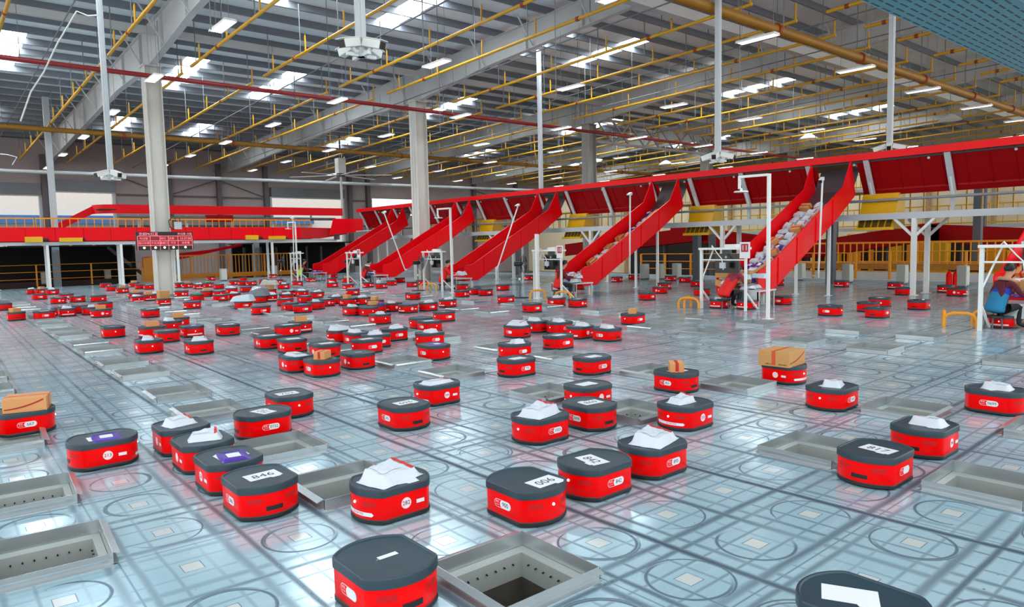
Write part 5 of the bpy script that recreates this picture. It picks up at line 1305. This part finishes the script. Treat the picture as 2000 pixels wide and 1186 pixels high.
# ------------------------------------------------------------------ left mezzanine
M_SR2 = mat('belt_guard_red', (0.80, 0.001, 0.008), .35, 0, .08, .8, spec=.16)
t = thing('mezzanine', 'grey steel mezzanine carrying the red belts across the far left', 'mezzanine', (0, 39, 0))
MB().box(-4, 17.6, -.05, .05, 2.10, 2.26).build('edge_beam', M_GREY, t); MB().box(-4, 17.6, .05, 3.6, 2.16, 2.22).build('deck_plate', M_DGREY, t)
for k, x in enumerate((.05, 2.15, 5.4, 8.15, 13.45)):
    for dy in (0, .75):
        p = thing('mezzanine_post', 'white mezzanine post, %s from left, %s of the pair' % (ORD[k+1], 'front' if dy == 0 else 'rear'), 'post', (x, 39+dy, 0), 0, 'white mezzanine posts'); MB().box(-.06, .06, -.06, .06, 0, 2.1).build('shaft', M_WPOST, p); MB().box(-.11, .11, -.11, .11, 0, .015).build('base_plate', M_WPOST, p)
for k, x in enumerate((3.0, 8.6, 14.0)):
    p = MB().box(x-.17, x+.17, 43.0, 43.34, -1.15, 2.2).build('steel_stanchion', mat('stanchion_blue_grey', (150, 164, 172), .5, .1)); tag(p, 'broad blue-grey stanchion behind the railings, %s from left' % ORD[k+1], 'post', 'blue-grey stanchions')
t = thing('belt_conveyor', 'low red belt conveyor across the far left on the mezzanine', 'conveyor', (0, 39, 0))
MB().box(-4, 15.2, -.12, -.08, 2.30, 2.98).build('front_guard', M_SR2, t); MB().prism([(15.2, 2.30), (15.2, 2.98), (18.3, 2.9), (18.3, 2.55), (16.6, 2.30)], 'y', -.12, -.08).build('end_guard', mat('shaded_guard_red', (0.5, .005, .01), .4, 0, .1), t)  # end guard's shade is put into a darker copy of the red
MB().box(-4, 17, -.08, .9, 2.72, 2.78).build('belt', M_BLK, t); MB().box(-4, 17, .9, .94, 2.3, 2.98).build('rear_guard', M_SR2, t)
b = MB()
for k in range(16): b.box(-3.6+k*1.22, -3.58+k*1.22, -.126, -.12, 2.32, 2.96)
b.build('panel_joints', M_FRED, t)
for k, x in enumerate((1.6, 3.15, 12.2, 13.7)):
    m = thing('belt_motor', 'yellow belt motor under the low red conveyor, %s from left' % ORD[k+1], 'motor', (x, 38.72, 2.26), 0, 'yellow belt motors')
    MB().box(-.36 if k % 2 == 0 else -.5, .36 if k % 2 == 0 else .5, 0, .2, .0, .26 if k % 2 == 0 else .2).build('housing', M_YEL, m); MB().tube([(.5 if k % 2 else .37, .1, .1), (.62, .1, .1)], .07, 10).build('shaft_end', M_BLK, m)
for q in range(4):
    barred('mezzanine_railing', 'low yellow railing on the mezzanine, %s bay from left' % ORD[q+1], -3+q*4.9, 40.3, 1.8+q*4.9, 40.3, 2.22, 1.3, M_ORA, 13, 'yellow railings on the mezzanine')
t = thing('upper_conveyor', 'upper red conveyor above the mezzanine meeting the long conveyor', 'conveyor', (0, 42, 0))
arc = [(2.8, 3.1), (3.6, 3.5), (4.6, 3.82)]
MB().box(6.2, 19.6, -.06, -.02, 3.86, 4.36).build('front_guard', M_SR2, t)
b = MB(); P = []
for k in range(9): a = PI/2*k/8; P.append((6.2-1.3*math.sin(a), 1.24-1.3*math.cos(a)))
b.rings([[(x, y, 3.86), (x, y, 4.36), (x+.03, y+.03, 4.36), (x+.03, y+.03, 3.86)] for x, y in P]); b.build('curved_guard', M_SR2, t, 40)
b = MB(); b.prism([(4.9, 3.86), (4.9, 4.3), (2.6, 3.0), (2.6, 2.6)], 'y', 1.2, 1.26); b.build('rising_guard', M_SR2, t)
MB().box(5, 19.6, -.02, 1.1, 4.05, 4.1).build('belt', M_BLK, t)
b = MB()
for x in (7, 9.6, 12.2, 14.8, 17.4): b.box(x-.05, x+.05, .1, .2, 2.2, 3.86)
b.build('support_legs', M_GREY, t); MB().tube([(6, -.1, 3.62), (19, -.1, 3.62)], .09, 8).build('pipe_rail', M_DGREY, t)
MB().box(10.6, 12.2, -.2, -.05, 3.4, 3.82).build('motor_cover', M_FRED, t)
t = thing('conveyor_bend', 'dark red transfer bend where the two red conveyors meet', 'conveyor', (0, 0, 0)); MB().prism([(16.9, 2.5), (19.2, 2.7), (19.2, 3.5), (17.2, 3.5)], 'y', 38.4, 38.5).build('guard', M_SR2, t); MB().box(17.4, 17.6, 38.5, 38.9, 2.2, 3.4).build('support', M_DGREY, t)
# machine bay under the mezzanine, its shade made with black panels; railings, orange fence
t = thing('machine_bay', 'dark machinery bay, its shadow made of black panels, under the left mezzanine', 'machinery', (0, 46, -1.15))
MB().box(-5, 6.9, 0, .2, 0, 3.25).build('shade_backing', M_DK, t); MB().box(-5, 6.6, -1.6, -.2, 0, 1.3).build('dark_belt', mat('dark_maroon', (48, 8, 10), .5, 0, .2), t); MB().box(-5, 6.8, -3.0, .1, 3.2, 3.26).build('shade_soffit', M_DK, t); MB().box(6.8, 6.9, -3, 0.2, 0, 3.2).build('shade_side', M_DK, t)
t = thing('machine_bay', 'dark machinery bay, its shadow made of black panels, behind the farthest slide', 'machinery', (0, 46.5, -1.15))
MB().box(13.6, 22, 0, .2, 0, 3.25).build('shade_backing', M_DK, t); MB().box(13.4, 22, -3.4, .1, 3.2, 3.26).build('shade_soffit', M_DK, t)  # black backing and soffit stand in for the bay's shade
b = MB()
for k in range(6): b.box(14+k*1.1, 14.15+k*1.1, -1, -.9, 0, 3)
b.build('frame_posts', M_DGREY, t)
guard('floor_railing', 'orange three-bar railing at the far left floor edge', -.6, 41.6, 6.9, 41.6, 0, 1.12, 2.3, M_ORA, .035, .07)
t = barred('orange_fence', 'orange barred fence along the far floor edge, right of column', 7.3, 41.8, 16.3, 41.8, .22, 1.22, M_ORA, 44)
MB().box(0, 9, -.06, .06, -.18, .06).build('base_beam', M_ORA, t)
for k in range(5): MB().box(k*2.2-.04+.1, k*2.2+.04+.1, -.05, .05, -.22, 1.22).build('main_post', M_ORA, t)
o = MB().box(6.95, 7.6, 41.4, 41.5, 0, 1.35).build('orange_barrier', M_ORA); tag(o, 'solid orange panel beside the tall grey column', 'panel')
o = MB().prism([(7.6, .75), (13.6, 1.95), (13.6, 2.1), (11.6, 1.75), (7.6, 1.35)], 'y', 44.5, 44.6).build('inclined_belt', M_SR2); tag(o, 'inclined red belt behind the orange fence', 'conveyor')
o = MB().prism([(5.6, 2.15), (5.6, 1.9), (7.3, .3), (7.3, .55)], 'y', 43.6, 43.7).build('stair_stringer', M_DGREY); tag(o, 'dark stair stringer behind the railing left of the column', 'stair')
BX = [(58, 556, 'leftmost at the far left railing'), (88, 556, 'beside the second mezzanine post'), (211, 549, 'left of the third mezzanine post'), (437, 549, 'before the orange fence, left one'), (536, 540, 'before the orange fence, right one'), (1259, 546, 'left of the nearest full slide, first of a row'), (1290, 546, 'left of the nearest full slide, second of the row'), (1322, 545, 'left of the nearest full slide, third of the row'), (1563, 548, 'behind the nearest full slide'), (1655, 553, 'right of the nearest full slide'), (1762, 556, 'between the white deck posts'), (1880, 561, 'beside the red extinguishers')]
for u, v, w in BX:
    if w.startswith('leftmost'): continue
    p = onz(u, v); t = thing('control_cabinet', 'small grey floor cabinet %s' % w, 'cabinet', (p.x, p.y, 0), 0, 'grey floor cabinets'); MB().box(-.16, .16, -.13, .13, .05, .68).build('case', mat('cabinet_grey', (178, 178, 166), .5, 0, .08), t); MB().box(-.14, .14, -.142, -.13, .09, .64).build('door', mat('cabinet_door', (200, 200, 190), .5), t); MB().box(-.15, .15, -.12, .12, 0, .05).build('plinth', M_DGREY, t)
# LED board on the column
t = thing('led_board', 'red and black LED display board strapped to the tall column', 'display', (4.5, 26.80, 2.06))
MB().box(-.98, 1.04, -.06, .06, -.33, .36).build('case', M_BLK, t)
b = MB(); b.box(-.94, 1.0, -.064, -.06, -.16, .20, 0)
M_LEDR = mat('led_red', (140, 6, 22), .4, emit=(150, 4, 16), estr=.12); M_LEDP = mat('led_pink', (255, 120, 130), .4, emit=(255, 130, 140), estr=.45); M_LEDY = mat('led_yellow', (255, 240, 170), .4, emit=(255, 236, 170), estr=.8)
def led(s, x, z, size, mi=1): v, q = text_geo(s, size); b.add([(px_+x, -.066, pz_+z) for px_, pz_ in v], q, mi)
led('京邮PK红蓝', -.55, .27, .13); led('今日数', -.72, .10, .10); led('排行', -.05, .10, .10); led('总数', .25, .10, .10); led('昨日数 分拣', .74, .27, .10); led('15:37:08', .76, .10, .12); led('出库量', .76, -.07, .10)
led('格口分拣', -.72, -.07, .10); led('今日总量', -.28, -.07, .10); led('格口', .02, -.07, .10); led('今日', .3, -.07, .10)
for z in (.20, .02, -.16): b.box(-.94, 1.0, -.066, -.063, z-.008, z+.008, 1)
for x in (-.94, -.50, -.16, .14, .48, 1.0): b.box(x-.007, x+.007, -.066, -.063, -.33, .20, 1)
for x in (-.72, -.33, -.01, .31, .74): b.tube([(x, -.06, -.24), (x, -.068, -.24)], .045, 12, 2)
b.build('display', [M_LEDR, M_LEDP, M_LEDY], t)
t = thing('router_box', 'pale wireless router box on the column above the LED board', 'router', (5.02, 26.78, 2.66)); MB().box(-.13, .13, -.05, .05, -.14, .14).build('case', M_GREY, t)
for x in (-.08, .08): MB().tube([(x, 0, .14), (x, 0, .30)], .012, 6).build('antenna', M_BLK, t)
c = MB().tube([(4.8, 26.82, 2.94), (4.7, 26.76, 2.84), (4.72, 26.74, 2.6), (4.88, 26.74, 2.5)], .02, 8).build('router_cable', M_BLK, None, 60); tag(c, 'black cable looping beside the router box', 'cable')
# ------------------------------------------------------------------ right background: floor edge, yellow rails, machines
o = MB().box(23.75, 23.95, -4, 27, -.02, .10).build('edge_kerb', M_GREY); tag(o, 'pale grey kerb along the far edge of the robot floor', 'kerb', None, 'structure')
guard('floor_railing', 'orange floor railing beyond the deck posts, right part', 24.7, 3.5, 24.7, 9.7, 0, 1.10, 1.24, M_ORA, .035, .075)
guard('floor_railing', 'orange floor railing beyond the slides, left part', 24.7, 9.9, 24.7, 20.2, 0, 1.05, 1.5, M_ORA, .035, .075)
barred('tall_railing', 'tall yellow barred railing behind the floor railing at right', 26.0, 3.5, 26.0, 12.0, .5, .95, M_ORA, 34)
o = MB().box(25.4, 25.5, 4.5, 13.5, -.3, .34).build('white_barrier', M_WPOST); tag(o, 'long white panel at floor level behind the orange railing', 'panel')
o = MB().box(25.6, 28.0, 2.5, 14.5, .40, .62).build('yellow_platform', mat('platform_amber', (176, 112, 16), .5, 0, .15)); tag(o, 'amber platform edge behind the orange railing', 'platform')
for k, (x, y0, y1, z0, z1) in enumerate(((30, 16.5, 9.0, 1.2, 2.2), (31, 9.5, 4.5, 2.15, 1.75), (32, 24, 15, 2.6, 1.4), (29.0, 30, 20, 1.6, 2.4))):
    t = thing('inclined_conveyor', 'dark red inclined conveyor behind the deck, %s from right' % ['third', 'rightmost', 'fourth', 'fifth'][k], 'conveyor', (x, 0, 0), 0, 'inclined conveyors behind the deck')
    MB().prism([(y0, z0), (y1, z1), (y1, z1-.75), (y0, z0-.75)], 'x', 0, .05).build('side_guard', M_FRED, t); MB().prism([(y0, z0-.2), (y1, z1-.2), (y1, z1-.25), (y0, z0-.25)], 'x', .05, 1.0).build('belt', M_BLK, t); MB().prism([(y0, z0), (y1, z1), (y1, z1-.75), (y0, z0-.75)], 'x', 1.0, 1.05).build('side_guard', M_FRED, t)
    for q in (.25, .75): yy = y0+(y1-y0)*q; MB().box(.4, .5, yy-.05, yy+.05, -1.15, z0+(z1-z0)*q-.3).build('leg', M_DGREY, t)
for k, (x, y) in enumerate(((22.3, 9.5), (22.3, 15.2), (22.3, 21.0), (22.3, 27.), (27.5, 6.5), (27.5, 12), (27.5, 18), (33, 8), (33, 14.5))):
    o = MB().box(x-.13, x+.13, y-.13, y+.13, -1.15, 2.24 if x < 23 else 4.6).build('machine_post', M_DGREY); tag(o, 'dark grey steel post %s, %s from right' % ('under the deck' if x < 23 else 'among the machines behind the deck' if x < 30 else 'in the rear machine hall', ORD[[1, 2, 3, 4, 1, 2, 3, 1, 2][k]]), 'post', 'dark grey posts behind the slides')
for k, (x, y0, y1, z) in enumerate(((34, 2, 20, 5.2), (38, 2, 26, 3.3), (42, 4, 34, 5.6))):
    barred('rear_railing', 'yellow rear gallery railing, %s behind the conveyor' % ORD[k+1], x, y0, x, y1, z-1.1, 1.0, M_YEL, 40, 'rear gallery railings')
    o = MB().box(x, x+1.5, y0, y1, z-1.3, z-1.12).build('rear_gallery', M_GREY); tag(o, 'dark rear gallery deck, %s behind the conveyor' % ORD[k+1], 'gallery', 'rear gallery decks')
YR = random.Random(8)
for k in range(9):
    y0 = 1.0+k*3.4; o = MB().box(36.6, 37.4, y0, y0+2.9, -1.15, 1.55+.3*YR.random()).build('machine_cabinet', mat('machine_dark', (34, 24, 24), .5, .2, .4, 2.)); bevel(o, .04, 1)
    tag(o, 'dark machine cabinet behind the yellow cages, %s from right' % ORD[k+1], 'machine', 'dark machine cabinets')
for k in range(16):
    x = 30+YR.random()*6; y = 3.2+k*1.05; h = .5+YR.random()*.5
    x += 2.6; o = MB().box(x, x+.7, y, y+.75, -.8, .3+h+.6).build('yellow_cage', M_ORA if k % 3 else M_YEL); bevel(o, .05, 2); tag(o, 'yellow roll cage in the rear machine hall, %s from right' % ORD[k+1], 'cage', 'yellow roll cages behind the railings')
o = MB().box(29.5, 38, 1, 26, -.9, -.8).build('rear_platform', mat('amber_floor', (150, 96, 24), .6, 0, .2, 1.)); tag(o, 'amber rear platform behind the orange railings', 'platform')
for k, (u, v) in enumerate(((1853, 561), (1866, 561))):
    p = onz(u, v); t = thing('fire_extinguisher', 'red fire extinguisher beside the grey cabinet, %s one' % ('left' if k == 0 else 'right'), 'extinguisher', (p.x, p.y, 0), 0, 'red fire extinguishers')
    MB().tube([(0, 0, 0), (0, 0, .40), (0, 0, .48), (0, 0, .52)], [.085, .085, .05, .03], 14).build('cylinder', M_RED, t, 40); MB().box(-.05, .06, -.012, .012, .52, .56).build('valve', M_BLK, t); MB().tube([(.03, 0, .53), (.1, 0, .42), (.095, 0, .2)], .012, 6).build('hose', M_BLK, t)
tag(MB().box(47, 47.2, -6, 54, -1.2, 6.4).build('wall_partition', mat('partition_cream', (244, 226, 190), .8, 0, .12, .35)), kind='structure')
for k in range(14):
    o = MB().box(46.6, 47, -3+k*3.6, -2.8+k*3.6, -1.2, 6.4).build('partition_pilaster', mat('pilaster_tan', (190, 160, 120), .7)); tag(o, 'tan pilaster on the cream rear partition, %s from right' % ORD[k+1], 'pilaster', 'partition pilasters', 'structure')
# warm fill lamps added to brighten the hall behind the conveyor
for k, (x, y) in enumerate(((40.8, 4), (40.8, 12), (40.8, 20), (40.8, 28), (44.5, 8), (44.5, 34))):
    t = thing('fill_lamp', 'added warm fill lamp hanging behind the conveyor, %s' % ORD[k+1], 'lamp', (x, y, 7.9), 0, 'added warm fill lamps'); MB().tube([(0, 0, .35), (0, 0, .3), (0, 0, 0)], [.05, .2, .6], 20).build('shade', M_LAMP, t, 40); MB().tube([(0, 0, .03), (0, 0, .06)], .5, 20).build('bulb', mat('fill_glow', (255, 200, 130), .5, emit=(255, 206, 140), estr=260.0), t, 60)
    MB().tube([(0, 0, .35), (0, 0, zt(y)-7.9)], .012, 6).build('drop_rod', M_ROD, t)
for q, (o, nm) in enumerate(PK):
    if PKU[q] == 0:
        for c in list(o.children): bpy.data.objects.remove(c)
        bpy.data.objects.remove(o)
